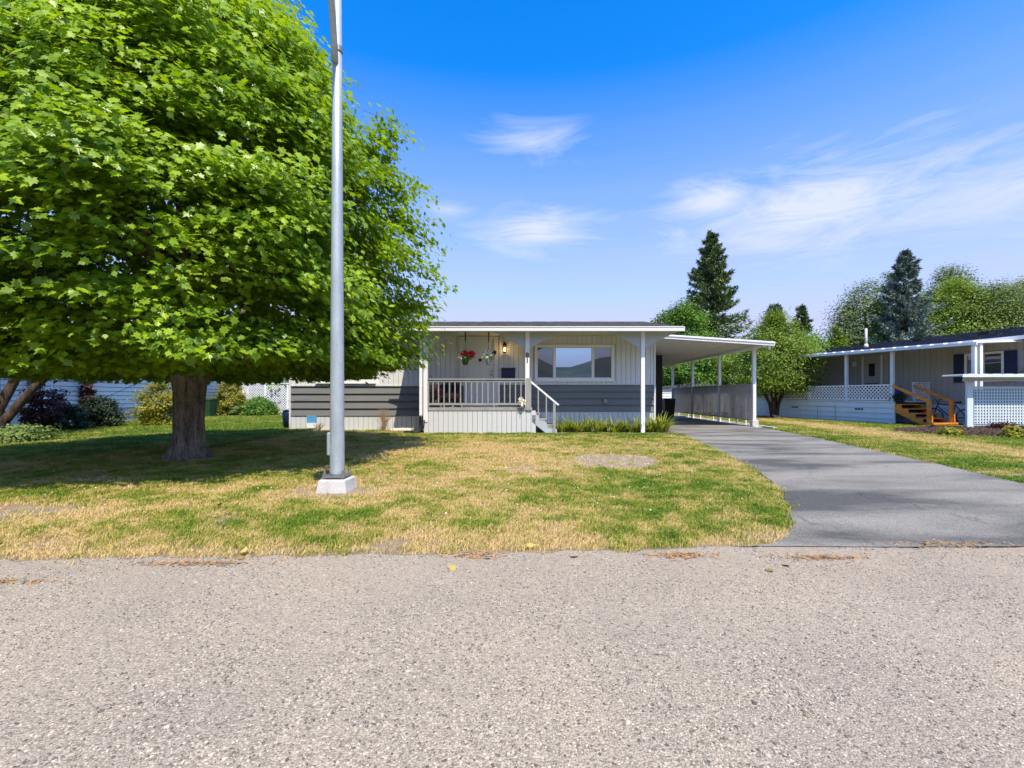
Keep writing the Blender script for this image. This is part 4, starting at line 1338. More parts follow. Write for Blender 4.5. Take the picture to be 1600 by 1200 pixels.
# outlying boughs that break the outline
xb = []
for (bx, by, bz3, k_) in ((-2.70, 8.5, 5.95, 9), (-3.0, 8.3, 5.6, 8), (-2.5, 8.5, 5.1, 7), (-2.2, 8.7, 4.2, 7), (-2.0, 8.8, 3.45, 9), (-2.2, 8.6, 2.6, 7), (-3.75, 8.4, 7.0, 6), (-4.1, 8.2, 7.7, 5), (-2.6, 8.2, 2.1, 5), (-4.6, 7.0, 8.0, 5), (-9.2, 6.2, 5.6, 6), (-8.6, 5.4, 4.2, 6)):
    xb.append(np.array([bx, by, bz3]) + rng.normal(0, 1, (k_, 3))*np.array([0.24, 0.30, 0.24]))
xb = np.concatenate(xb)
sp = np.concatenate([sp, xb])
th = np.concatenate([th, np.arctan2(xb[:, 1]-TY, xb[:, 0]-TX)])
tb_spray = np.concatenate([tb_spray, rng.uniform(0.3, 1, len(xb))])
# underside of the crown
nu = 380
th2 = rng.uniform(0, 2*math.pi, nu); r2 = np.sqrt(rng.uniform(0.02, 1, nu))*3.6
sp2 = np.stack([TX+r2*np.cos(th2), TY+r2*np.sin(th2), 1.62 + rng.uniform(-0.10, 0.35, nu)], 1)
sp = np.concatenate([sp, sp2]); th_all = np.concatenate([th, th2])
ns = len(sp)
per = 60
out = np.stack([np.cos(th_all), np.sin(th_all), np.zeros(ns)], 1)
side = np.stack([-np.sin(th_all), np.cos(th_all), np.zeros(ns)], 1)
tilt = rng.uniform(-0.45, 0.05, ns)
fwd = out*np.cos(tilt)[:, None] + np.array([0, 0, 1])*np.sin(tilt)[:, None]
uu = rng.normal(0, 0.22, (ns, per)); vv = rng.normal(0, 0.21, (ns, per)); ww = rng.normal(0, 0.045, (ns, per)) - 0.40*(uu**2+vv**2)
P = sp[:, None, :] + fwd[:, None, :]*uu[..., None] + side[:, None, :]*vv[..., None] + np.array([0, 0, 1.0])*ww[..., None]
nrm = np.array([0, 0, 1.0]) + 0.95*out[:, None, :]*(0.6+0.6*rng.uniform(0, 1, (ns, per)))[..., None] + rng.normal(0, 0.46, (ns, per, 3))
P = P.reshape(-1, 3); nrm = nrm.reshape(-1, 3)
ok = P[:, 2] > 1.35 + 0.24*np.clip((P[:, 0]-TX-1.0)/2.6, 0, 1) + 0.15*vnoise(P[:, 0]*2.5, P[:, 1]*2.5, 95)
P, nrm = P[ok], nrm[ok]
outp = np.repeat(out, per, 0)[ok]
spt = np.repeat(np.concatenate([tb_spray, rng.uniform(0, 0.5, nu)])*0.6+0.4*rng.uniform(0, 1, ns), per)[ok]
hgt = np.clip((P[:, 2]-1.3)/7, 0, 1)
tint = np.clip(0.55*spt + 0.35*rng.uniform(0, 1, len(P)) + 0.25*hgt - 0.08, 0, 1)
NL = len(P)
# leaf blades point outward and down
nrm /= np.linalg.norm(nrm, axis=1, keepdims=True)
ldir = outp + rng.normal(0, 0.75, (NL, 3)) + np.array([0, 0, -0.35])
ldir -= nrm*np.sum(ldir*nrm, 1, keepdims=True); ldir /= np.linalg.norm(ldir, axis=1, keepdims=True)
wid = np.cross(ldir, nrm)
FR = np.stack([wid, ldir, nrm], 2)
SZ = rng.uniform(0.060, 0.125, NL)
tpl, tf = maple_template()
dist = np.linalg.norm(P - np.array([0, 0, EYE]), axis=1)
vis = (P[:, 0]/P[:, 1] > -1.17)
order = np.argsort(np.where(vis, dist, 1e9))
near, rest = order[:300], order[300:]
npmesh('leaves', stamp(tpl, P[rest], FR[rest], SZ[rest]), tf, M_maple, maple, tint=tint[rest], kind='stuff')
lm_ = bpy.data.meshes.new('leaf')
lm_.from_pydata([tuple(v) for v in tpl], [], tf); lm_.update()
for i in near:
    o = link('leaf', lm_, maple, m=M_maple_o)
    mtx = Matrix.Identity(4)
    for a in range(3):
        for c in range(3):
            mtx[a][c] = FR[i][a, c]*SZ[i]
        mtx[a][3] = P[i][a] - (TX, TY, 0)[a]
    o.matrix_basis = mtx
# twigs along sprays
tw = rng.choice(ns, 900, replace=False)
a0 = sp[tw] - fwd[tw]*0.6 + np.array([0, 0, -0.05]); a1 = sp[tw] + fwd[tw]*0.2
d = a1-a0; s_ = np.cross(d, [0, 0, 1.0]); s_ /= np.linalg.norm(s_, axis=1, keepdims=True); s_ *= 0.006
u_ = np.array([0, 0, 0.006])
tv = np.stack([a0-s_, a0+s_, a0+u_, a1-s_*.4, a1+s_*.4, a1+u_*.4], 1)
npmesh('twigs', tv, [(0, 1, 4, 3), (1, 2, 5, 4), (2, 0, 3, 5)], M_bark, maple, kind='stuff')

def leafy(name, loc, label, cat, prof, m, n, size, trunk=(0.12, 1.0), seed=0, clump=90, flat=0.6, group=None, kindcrown='stuff', squash=(1, 1), base_lean=(0, 0), crownname='crown'):
    """tree or shrub: prof = [(z, r), ...] crown profile; n leaves gathered in clumps"""
    g = np.random.default_rng(seed)
    t = thing(name, loc, label, cat, group)
    zs = np.array([p[0] for p in prof]); rs = np.array([p[1] for p in prof])
    nc = max(8, n//clump)
    zc_ = g.uniform(zs[0], zs[-1], nc*3); th_ = g.uniform(0, 2*math.pi, nc*3); r_ = np.interp(zc_, zs, rs)
    kp = g.uniform(0, rs.max(), nc*3) < r_+0.15*rs.max()
    zc_, th_, r_ = zc_[kp][:nc], th_[kp][:nc], r_[kp][:nc]
    nc = len(zc_)
    lump_ = 0.72 + 0.55*g.uniform(0, 1, nc)*(g.uniform(0, 1, nc)) + 0.12*np.sin(th_*3+seed)
    rd = r_*lump_*np.sqrt(g.uniform(0.30, 1.0, nc))
    cs = rs.max()*0.135
    c = np.stack([loc[0]+base_lean[0]*zc_+rd*np.cos(th_)*squash[0], loc[1]+base_lean[1]*zc_+rd*np.sin(th_)*squash[1], loc[2]+zc_], 1)
    per_ = n//nc
    P_ = c[:, None, :] + g.normal(0, 1, (nc, per_, 3))*np.array([cs, cs, cs*flat])
    o_ = P_ - np.array([loc[0], loc[1], loc[2]+zs.mean()])
    o_ /= np.linalg.norm(o_, axis=2, keepdims=True)
    nr = o_*0.7 + np.array([0, 0, 0.8]) + g.normal(0, 0.45, o_.shape)
    P_ = P_.reshape(-1, 3); nr = nr.reshape(-1, 3)
    fr = rand_rot(nr, g.uniform(0, 2*math.pi, len(P_)))
    tn = np.clip(np.repeat(g.uniform(0, 1, nc), per_)*0.6+g.uniform(0, 0.45, len(P_)), 0, 1)
    kp = P_[:, 2] > loc[2]+0.02
    npmesh(crownname, stamp(SMALL, P_[kp], fr[kp], g.uniform(0.7, 1.3, kp.sum())*size), SMALL_F, m, t, tint=tn[kp], kind=kindcrown)
    if trunk:
        bb_ = MB()
        tr, thh = trunk
        zt = zs[-1]*0.8
        bb_.tube([(loc[0], loc[1], loc[2]-0.1), (loc[0]+base_lean[0]*thh, loc[1]+base_lean[1]*thh, loc[2]+thh), (loc[0]+base_lean[0]*zt, loc[1]+base_lean[1]*zt, loc[2]+zt)], [tr*1.3, tr, tr*0.25], 10)
        for q in range(min(9, nc)):
            limb_tree(bb_, (loc[0]+base_lean[0]*thh, loc[1]+base_lean[1]*thh, loc[2]+thh*random.uniform(0.8, 1.3)), [(tuple(c[q]), tr*0.45)], tr, 6)
        bb_.build('trunk', M_bark2, t, smooth=True)
    return t

def conifer(name, loc, label, H, Rm, m, seed, n_br=150, per_=110, ns_=0.30, base=1.0, droop=0.25, tipup=0.3, group=None):
    g = np.random.default_rng(seed)
    t = thing(name, loc, label, 'tree', group)
    MB().tube([(loc[0], loc[1], -0.2), (loc[0], loc[1], H*0.5), (loc[0], loc[1], H*0.985)], [Rm*0.09, Rm*0.055, 0.02], 10).build('trunk', M_bark2, t, smooth=True)
    f = np.sort(g.uniform(0, 1, n_br)**0.85)                # 0 base .. 1 top
    z = base + (H-base)*f
    L = Rm*(1-f)**0.85*(0.50+0.58*g.uniform(0, 1, n_br)) + 0.10
    L *= np.where(g.uniform(0, 1, n_br) < 0.12, 1.18, 1.0)
    a = np.arange(n_br)*2.399 + g.normal(0, 0.3, n_br)
    s = g.uniform(0.08, 1, (n_br, per_))**0.8
    up = -droop*(1-f)[:, None]*np.sin(s*math.pi*0.8) + tipup*s**2*(0.3+f[:, None])
    wid_ = 0.15*(1.0-s*0.75)*L[:, None] + 0.04
    lat = g.normal(0, 0.55, s.shape)*wid_
    X_ = loc[0] + np.cos(a)[:, None]*L[:, None]*s - np.sin(a)[:, None]*lat
    Y_ = loc[1] + np.sin(a)[:, None]*L[:, None]*s + np.cos(a)[:, None]*lat
    Z_ = loc[2] + z[:, None] + up*L[:, None]*0.9 + g.normal(0, 0.035, s.shape)*L[:, None] - 0.16*np.abs(lat)
    P_ = np.stack([X_, Y_, Z_], -1).reshape(-1, 3)
    dirr = np.stack([np.cos(a), np.sin(a), np.full(n_br, 0.15)], 1)
    dirr = np.repeat(dirr, per_, 0) + g.normal(0, 0.55, P_.shape)
    dirr /= np.linalg.norm(dirr, axis=1, keepdims=True)
    nn = g.normal(0, 0.6, P_.shape) + np.array([0, 0, 1.0])
    nn -= dirr*np.sum(nn*dirr, 1, keepdims=True); nn /= np.linalg.norm(nn, axis=1, keepdims=True)
    fr = np.stack([np.cross(dirr, nn), dirr, nn], 2)
    tn = np.clip(np.repeat(g.uniform(0, 0.6, n_br), per_) + 0.45*g.uniform(0, 1, len(P_))*np.clip(s.ravel()+0.2, 0, 1), 0, 1)
    tpl_ = NEEDLE*np.array([0.34, 1, 1])
    npmesh('crown', stamp(tpl_, P_, fr, g.uniform(0.7, 1.3, len(P_))*ns_), [(0, 1, 2, 3)], m, t, tint=tn, kind='stuff')
    bb_ = MB()
    for i in range(0, n_br, 2):
        bb_.tube([(loc[0], loc[1], loc[2]+z[i]), (loc[0]+math.cos(a[i])*L[i]*0.9, loc[1]+math.sin(a[i])*L[i]*0.9, loc[2]+z[i]+(-droop*(1-f[i])*0.6+tipup*0.2)*L[i]*0.9)], [0.03+0.01*Rm, 0.01], 5, cap=False)
    bb_.build('branches', M_bark2, t)
    return t

# background trees, right to left: positions = (x, y)
def gx(px, D): return (px-821)*D/711
conifer('fir_tree', (gx(1112, 36), 36, 0), 'tallest dark green fir tree rising behind the carport roof', 14.0, 4.5, M_needle_green, 3, n_br=230, per_=150, ns_=0.27, base=1.0)
conifer('spruce_tree', (gx(1210, 40), 40, 0), 'small pointed spruce behind the golden-green tree', 9.0, 2.9, M_needle_blue, 4, n_br=130, per_=90, ns_=0.36)
conifer('spruce_tree', (gx(1252, 44), 44, 0), 'narrow leaning evergreen tip right of the small pointed spruce', 9.6, 2.8, M_needle_green, 14, n_br=80, per_=80, ns_=0.36)
conifer('blue_spruce', (gx(1414, 42), 42, 0), 'blue-grey spruce towering behind the dark roof on the right', 14.3, 4.7, M_needle_blue, 5, n_br=210, per_=150, ns_=0.32, tipup=0.35)
def P_(*a): return list(a)
leafy('broadleaf_tree', (gx(1068, 31), 31, 0), 'round bright green tree left of the tall fir', 'tree', [(1.0, 2.0), (2.5, 2.5), (4.5, 2.3), (6.0, 1.5), (7.0, 0.7), (7.6, 0.2)], M_leaf_green, 30000, 0.13, (0.15, 1.5), 6)
leafy('broadleaf_tree', (gx(1040, 44), 44, 0), 'sparse grey-green tree top at the end of the home\'s ridge', 'tree', [(2, 2.2), (6, 2.2), (8, 1.6), (9.3, 0.5)], M_leaf_olive, 8000, 0.22, (0.15, 2), 7)
leafy('broadleaf_tree', (gx(1352, 46), 46, 0), 'dark olive tree left of the blue spruce', 'tree', [(1, 4.0), (4, 4.3), (7, 3.6), (9.5, 2.6), (11.5, 1.4), (12.6, 0.3)], M_leaf_olive, 44000, 0.17, (0.25, 2.5), 8)
leafy('broadleaf_tree', (gx(1392, 52), 52, 0), 'pale high-topped tree just behind the blue spruce', 'tree', [(3, 2.4), (8, 2.6), (12, 1.8), (15.0, 0.4)], M_leaf_olive, 20000, 0.17, (0.25, 2.5), 18)
leafy('broadleaf_tree', (gx(1486, 58), 58, 0), 'tall rounded tree with bristling dark top behind the roof', 'tree', [(3, 4.5), (8, 4.6), (12, 4.2), (15, 2.8), (17.4, 0.6)], M_leaf_olive, 46000, 0.20, (0.3, 3), 9)
leafy('broadleaf_tree', (gx(1492, 48), 48, 0), 'golden olive tree right of the blue spruce', 'tree', [(2, 4.2), (6, 4.6), (9, 4.2), (11.5, 2.8), (13.2, 0.5)], M_leaf_gold, 52000, 0.17, (0.3, 3), 10)
leafy('broadleaf_tree', (gx(1562, 46), 46, 0), 'dense mid-green tree over the right end of the roof', 'tree', [(1, 4.6), (5, 5.0), (8, 4.4), (10.5, 3.0), (12.3, 0.5)], M_leaf_olive, 56000, 0.165, (0.3, 2), 11)
leafy('broadleaf_tree', (gx(1612, 50), 50, 0), 'grey-green tree at the right edge of the picture', 'tree', [(1, 4.6), (6, 5.0), (10, 4.0), (12.5, 2.0), (14.0, 0.4)], M_leaf_olive, 44000, 0.17, (0.3, 2), 12)
leafy('cedar_shrub', (gx(1308, 34), 34, 0), 'small bright golden cedar tip between the golden-green tree and the dark roof', 'shrub', [(0.5, 1.1), (3, 0.9), (5.0, 0.5), (6.2, 0.15)], M_leaf_gold, 6000, 0.15, (0.1, 1), 13)
leafy('broadleaf_tree', (gx(1262, 40), 40, 0), 'green bushy tree filling behind the golden-green tree', 'tree', [(1, 3.2), (3, 3.4), (5, 2.4), (6.2, 0.6)], M_leaf_green, 24000, 0.15, (0.2, 1), 15)
for i, (px, D, h, r, mt, lab) in enumerate([(1060, 34, 4.2, 2.2, M_leaf_dark, 'dark bush at the far left inside the carport opening'),
        (1100, 33, 4.4, 2.3, M_leaf_green, 'bright green bush seen between the carport posts'),
        (1150, 31, 4.6, 2.4, M_leaf_gold, 'light green bush behind the front carport post'),
        (1188, 34, 4.6, 2.0, M_leaf_green, 'green bush just right of the carport roof end')]):
    leafy('garden_shrub', (gx(px, D), D, 0), lab, 'shrub', [(0.3, r*0.8), (h*0.4, r), (h*0.75, r*0.8), (h, 0.3)], mt, 15000, 0.12, (0.08, 0.5), 20+i)

# golden-green multi-stem tree by the neighbour's deck
gt = leafy('garden_tree', (12.1, 22.1, 0), 'rounded golden-green multi-stem tree in front of the neighbour\'s deck', 'tree',
      [(1.35, 1.3), (1.9, 1.85), (2.6, 2.0), (3.3, 1.75), (4.0, 1.15), (4.6, 0.6), (5.1, 0.15)], M_leaf_gold, 34000, 0.085, None, 16, clump=70)
bb = MB()
for i, (dx, dy) in enumerate(((-1.1, 0.2), (-0.5, -0.3), (0.2, 0.3), (0.9, -0.1), (0.5, 0.5))):
    bb.tube([(12.1+dx*0.05, 22.1+dy*0.05, -0.05), (12.1+dx*0.18, 22.1+dy*0.2, 0.7), (12.1+dx*0.55, 22.1+dy*0.5, 1.6), (12.1+dx, 22.1+dy, 3.2)], [0.13, 0.085, 0.06, 0.02], 8)
bb.build('stems', M_bark2, gt, smooth=True)
MB().tube([(12.35, 21.9, -0.05), (12.4, 21.85, 0.06), (12.4, 21.85, 0.13)], [0.55, 0.42, 0.12], 14).build('root_mound', mat('pale_earth', (0.40, 0.29, 0.16), 0.95, 0.3, 8), gt, smooth=True)

# left side shrubs
def shrub(loc, h, r, m, n, sz, lab, seed, name='shrub', sq=(1, 1)):
    return leafy(name, loc, lab, 'shrub', [(0.08, r*0.75), (h*0.35, r), (h*0.7, r*0.85), (h, r*0.25)], m, n, sz, (0.03, 0.2), seed, clump=60, squash=sq)
shrub((-13.0, 16.3, 0), 1.55, 0.85, M_leaf_yell, 9000, 0.065, 'broad yellow-green shrub just left of the maple trunk', 31)
shrub((-14.3, 15.3, 0), 1.05, 0.70, M_leaf_dark, 7000, 0.065, 'low dark shrub left of the broad yellow-green shrub', 32)
shrub((-14.2, 14.0, 0), 0.9, 0.6, M_leaf_dark, 4000, 0.065, 'dark low shrub in front of the lap-sided home', 33)
shrub((-14.0, 13.2, 0), 1.7, 0.55, M_leaf_purple, 6000, 0.06, 'tall purple-leaved shrub beside the leaning trunks', 34)
shrub((-15.9, 19.4, 0), 0.8, 0.5, M_leaf_green, 3000, 0.07, 'small green shrub against the lap-sided home', 35)
shrub((-15.7, 24.2, 0), 2.0, 0.75, M_leaf_yell, 9000, 0.085, 'tall yellow-green shrub at the left end of the lattice fence', 36)
shrub((-14.1, 24.2, 0), 1.0, 0.85, M_leaf_green, 6500, 0.085, 'rounded green shrub in front of the lattice fence', 37)
shrub((-15.2, 23.9, 0), 0.85, 0.4, M_leaf_olive, 3000, 0.07, 'dull olive shrub between the yellow and green shrubs at the fence', 38)
shrub((-13.6, 27.0, 0), 3.2, 1.9, M_leaf_gold, 9000, 0.13, 'golden shrub showing over the top of the lattice fence', 39)
leafy('vine_trellis', (-16.5, 17.2, 0), 'narrow dark red vine column on the lap-sided wall', 'vine', [(0.6, 0.22), (1.5, 0.25), (2.6, 0.25)], M_leaf_purple, 3500, 0.06, (0.03, 0.5), 40, clump=40)
# multi-stem tree at the far left edge
ft = leafy('old_shrub_tree', (-13.9, 11.6, 0), 'old multi-stemmed tree with leaning grey trunks at the left edge', 'tree',
      [(1.9, 1.0), (2.6, 1.7), (3.4, 1.8), (4.2, 1.3), (4.8, 0.5)], M_leaf_dark, 16000, 0.10, None, 41, clump=80)
bb = MB()
for pts, r in (([(-12.7, 11.0, -0.05), (-12.6, 11.0, 0.5), (-12.0, 11.1, 1.3), (-11.2, 11.4, 2.3), (-10.9, 11.6, 3.2)], 0.16),
               ([(-12.9, 11.1, -0.05), (-12.85, 11.1, 0.8), (-12.4, 11.2, 1.8), (-12.3, 11.4, 3.0)], 0.17),
               ([(-13.1, 11.2, -0.05), (-13.0, 11.1, 0.9), (-13.1, 11.2, 2.0), (-13.3, 11.6, 3.5)], 0.20),
               ([(-13.4, 11.3, -0.05), (-13.5, 11.3, 1.0), (-13.9, 11.6, 2.2), (-14.4, 12.0, 3.4)], 0.17)):
    bb.tube(pts, [0.78*r*(1-0.16*i) for i in range(len(pts))], 12)
bb.build('stems', M_bark2, ft, smooth=True)
shrub((-11.9, 10.6, 0), 0.35, 0.8, M_leaf_olive, 3000, 0.06, 'low weedy growth at the foot of the leaning trunks', 42)

# ------------------------------------------------------------------ small things
# hanging baskets
def basket(x, lab, pot, blooms, z=2.15, y=13.12):
    t = thing('hanging_basket', (x, y, z), lab, 'hanging basket', 'hanging baskets on the porch')
    MB().tube([(x, y, z-0.15), (x, y, z-0.13), (x, y, z+0.02), (x, y, z+0.03)], [0.06, 0.075, 0.105, 0.112], 16).build('pot', pot, t, smooth=True)
    hb_ = MB()
    for k in range(3):
        a = k*2.1
        hb_.tube([(x+0.1*math.cos(a), y+0.1*math.sin(a), z+0.02), (x, y, z+0.42)], 0.004, 5)
    hb_.tube([(x, y, z+0.42), (x, y, 2.975)], 0.006, 5)
    hb_.build('hanger', M_black_metal, t)
    MB().box(x-0.016, x+0.016, y-0.016, y+0.016, 2.66, 2.974).build('hook_bracket', M_darkwall, t)
    g = np.random.default_rng(int(abs(x)*100))
    def puff(cx, cy, cz, r, m, nm, n=230, s=0.058):
        r = r*1.25
        Pp = np.array([cx, cy, cz]) + g.normal(0, 0.5, (n, 3))*np.array([r, r, r*0.85])
        nr = (Pp-np.array([cx, cy, cz])) + g.normal(0, 0.02, (n, 3))
        npmesh(nm, stamp(SMALL, Pp, rand_rot(nr, g.uniform(0, 6, n)), g.uniform(0.7, 1.2, n)*s), SMALL_F, m, t, tint=g.uniform(0, 1, n), kind='stuff')
    for (dx, dz, r, m, nm) in blooms:
        puff(x+dx, y-0.03, z+dz, r, m, nm)
    puff(x, y, z+0.07, 0.10, M_leaf_green, 'foliage', 120)
basket(-1.73, 'green hanging basket of red and cream flowers at the left of the porch door', M_green_pot,
       [(-0.14, 0.07, 0.06, M_petal, 'cream_bloom'), (-0.03, 0.17, 0.075, M_red, 'red_bloom'), (0.17, 0.16, 0.085, M_red, 'red_bloom'), (0.10, 0.07, 0.05, M_lily, 'pale_leaf')])
basket(-1.06, 'grey hanging basket of cream flowers at the right of the porch door', M_grey_pot,
       [(-0.09, 0.10, 0.11, M_petal, 'cream_bloom'), (-0.08, 0.20, 0.06, M_petal, 'cream_bloom'), (0.07, 0.15, 0.075, M_petal, 'cream_bloom'), (0.15, 0.20, 0.04, M_leaf_purple, 'dark_leaf')])
# dark wicker chair on porch
wc = thing('patio_chair', (-2.2, 13.75, 0.776), 'dark patio armchair on the porch behind the left railing', 'chair')
def wcb(n_, *a, m=M_dark): B(n_, m, wc, *a)
wcb('seat', -2.55, -1.98, 13.5, 14.0, 1.12, 1.2, m=M_leaf_purple)
wcb('armrest', -2.62, -2.56, 13.48, 14.05, 1.15, 1.42)
wcb('armrest', -1.97, -1.91, 13.48, 14.05, 1.15, 1.42)
for (xx, yy) in ((-2.61, 13.5), (-1.95, 13.5), (-2.61, 14.0), (-1.95, 14.0)):
    B('leg', M_dark, wc, xx, xx+0.04, yy, yy+0.04, 0.776, 1.15)
for i in range(6):
    B('back_slat', M_dark, wc, -2.55+i*0.095, -2.49+i*0.095, 14.03, 14.06, 1.2, 1.58)
wcb('seat_frame', -2.55, -1.98, 13.5, 14.02, 1.05, 1.118)
# potted plant behind the rail
pp_ = thing('potted_plant', (-2.60, 13.32, 0.776), 'dark potted plant on the porch in the left corner behind the railing', 'potted plant')
MB().tube([(-2.60, 13.32, 0.776), (-2.60, 13.32, 0.98)], [0.09, 0.13], 14).build('pot', M_dark, pp_, smooth=True)
g = np.random.default_rng(3)
Pq = np.array([-2.60, 13.32, 1.2]) + g.normal(0, 1, (500, 3))*np.array([0.10, 0.08, 0.13])
npmesh('foliage', stamp(SMALL, Pq, rand_rot(g.normal(0, 1, (500, 3)), g.uniform(0, 6, 500)), g.uniform(0.03, 0.06, 500)), SMALL_F, M_leaf_purple, pp_, tint=g.uniform(0, 1, 500), kind='stuff')
# leaning broom
br = thing('broom', (-2.66, 13.6, 0.776), 'tan broom leaning inside the left porch post', 'broom')
MB().tube([(-2.62, 13.62, 1.0), (-2.84, 13.75, 2.25)], 0.014, 8).build('handle', M_soffit, br)
MB().prism([(-2.72, 0.78), (-2.50, 0.78), (-2.58, 1.02), (-2.66, 1.02)], 'y', 13.58, 13.64).build('bristles', M_straw, br)
# pale ornament plants at the deck's corners
def deck_plant(x, lab, s=1.0, m=M_petal):
    t = thing('deck_flowerpot', (x, 13.02, 0.775), lab, 'flowerpot')
    MB().tube([(x, PY-0.13, 0.79), (x, PY-0.13, 0.80), (x, PY-0.13, 0.90)], [0.03, 0.05*s, 0.075*s], 12).build('pot', M_petal, t, smooth=True)
    g = np.random.default_rng(int(abs(x)*31)+2)
    n = 260
    Pp = np.array([x, PY-0.13, 0.95]) + g.normal(0, 0.5, (n, 3))*np.array([0.12, 0.07, 0.12])*s
    npmesh('foliage', stamp(SMALL, Pp, rand_rot(g.normal(0, 1, (n, 3)), g.uniform(0, 6, n)), g.uniform(0.03, 0.06, n)), SMALL_F, m, t, tint=g.uniform(0, 1, n), kind='stuff')
    MB().bar((x, PY-0.03, 0.86), (x, PY-0.13, 0.86), 0.01, 0.01).build('bracket', M_black_metal, t)
deck_plant(-0.10, 'pale cream flowerpot hung at the right end of the porch railing', 0.75)

# dry twiggy bush and little tray by the left wing
db = thing('dry_bush', (-4.3, 13.85, 0), 'dry leafless twiggy bush against the left skirting', 'bush')
def twiggy(t, cx, cy, h, spread, n, m, name='stems'):
    g = np.random.default_rng(n)
    bb_ = MB()
    for i in range(n):
        a = g.uniform(0, 6.28); r = g.uniform(0.1, 1)*spread; hh = h*g.uniform(0.55, 1)
        bb_.tube([(cx, cy, -0.02), (cx+r*0.4*math.cos(a), cy+r*0.4*math.sin(a), hh*0.5), (cx+r*math.cos(a), cy+r*math.sin(a)*0.5, hh)], [0.006, 0.005, 0.002], 4, cap=False)
        for q in range(3):
            f = g.uniform(0.5, 1); a2 = a+g.normal(0, 1)
            px_, py_, pz_ = cx+r*f*math.cos(a), cy+r*f*0.5*math.sin(a), hh*f
            bb_.tube([(px_, py_, pz_), (px_+0.1*math.cos(a2), py_+0.06*math.sin(a2), pz_+0.10)], [0.003, 0.001], 3, cap=False)
    return bb_.build(name, m, t, kind='stuff')
twiggy(db, -4.3, 13.85, 0.80, 0.30, 46, M_straw)
db2 = thing('dry_bush', (-6.3, 13.9, 0), 'low dry weed clump beside the lamp pole against the skirting', 'bush')
twiggy(db2, -6.3, 13.9, 0.3, 0.2, 20, M_straw)
tr = thing('planter_tray', (-3.72, 13.7, 0), 'low terracotta-edged tray of white stones near the drain pipe', 'planter')
MB().box(-4.05, -3.42, 13.52, 13.9, 0.0, 0.07).build('tray', M_terra, tr)
g = np.random.default_rng(8)
bs = MB()
for i in range(70):
    x = g.uniform(-4.02, -3.45); y = g.uniform(13.54, 13.88); s = g.uniform(0.02, 0.04)
    bs.tube([(x, y, 0.07), (x, y, 0.07+s), (x, y, 0.07+s*1.8)], [s*0.8, s, s*0.3], 6)
bs.build('stones', M_petal, tr, kind='stuff')
nb = thing('blue_sign_box', (-6.3, 13.95, 0.3), 'small blue and white notice panel standing at the skirting behind the pole', 'panel')
MB().box(-6.72, -6.42, 13.98, 14.0, 0.28, 0.50).build('panel_face', mat('blue_panel', (0.10, 0.35, 0.60), 0.5, 0.1), nb)
MB().box(-6.72, -6.42, 13.975, 13.998, 0.12, 0.275).build('panel_border', M_white, nb)
MB().box(-6.70, -6.67, 14.002, 14.03, 0.0, 0.5).box(-6.47, -6.44, 14.002, 14.03, 0.0, 0.5).build('stake', M_white, nb)
# dark utility box at the house's left corner
ub = thing('trash_bin', (-7.55, 14.6, 0), 'dark bin standing at the left corner of the pale grey home', 'bin')
MB().tube([(-7.62, 14.7, 0.0), (-7.62, 14.7, 0.55), (-7.62, 14.7, 0.62)], [0.17, 0.21, 0.19], 16).build('bin_body', M_navy, ub, smooth=True)
MB().tube([(-7.62, 14.7, 0.622), (-7.62, 14.7, 0.67)], [0.22, 0.12], 16).build('lid', M_dark, ub)

def wheelie(x, y, m, lab, h=0.98):
    t = thing('wheelie_bin', (x, y, 0), lab, 'wheelie bin')
    bb_ = MB()
    for z, a, c in ((0.05, 0.22, 0.24), (h*0.92, 0.28, 0.30)):
        bb_.v += [(x-a, y-c, z), (x+a, y-c, z), (x+a, y+c, z), (x-a, y+c, z)]
    bb_.f += [(0, 3, 2, 1), (4, 5, 6, 7), (0, 1, 5, 4), (1, 2, 6, 5), (2, 3, 7, 6), (3, 0, 4, 7)]
    bb_.build('bin_body', m, t, bevel=0.02)
    MB().prism([(y-0.33, h*0.925), (y+0.33, h*0.925), (y+0.33, h), (y-0.25, h*0.97)], 'x', x-0.30, x+0.30).build('lid', m, t, bevel=0.01)
    for s in (-1, 1):
        MB().tube([(x+s*0.24, y+0.2, 0.09), (x+s*0.29, y+0.2, 0.09)], 0.09, 14).build('wheel', M_dark, t)
    MB().tube([(x-0.24, y+0.36, h*0.9), (x+0.24, y+0.36, h*0.9)], 0.015, 8).build('handle', M_dark, t)
wheelie(7.45, 23.7, M_dark, 'black wheelie bin at the far end of the carport')
wheelie(-15.95, 22.9, M_green_pot, 'dark green wheelie bin peeking out behind the maple trunk')
# hose coil on the carport floor
hc = MB()
pts = []
for i in range(60):
    a = i*0.42; r = 0.22+0.02*math.sin(i*0.9)
    pts.append((7.3+r*1.25*math.cos(a), 21.6+r*math.sin(a), 0.03+i*0.0022))
hc.tube(pts, 0.012, 6)
tagit(hc.build('garden_hose', M_blue_white, smooth=True), 'pale coiled garden hose on the carport floor', 'hose')
# far white shed seen through the carport
sh = thing('garden_shed', (9.2, 31, 0), 'small white lap-sided shed seen past the end of the carport', 'shed')
B('wall', M_white, sh, 8.5, 13.0, 29.0, 32, 0, 1.62)
for r in range(9):
    piece('siding_plank', M_white, sh, (8.5, 28.96, 0.08+r*0.17), (4.5, 0.05, 0.168), 'lapx')
MB().prism([(8.3, 1.62), (10.75, 1.95), (13.2, 1.62)], 'y', 28.8, 32.2).build('roof', M_shingle, sh)

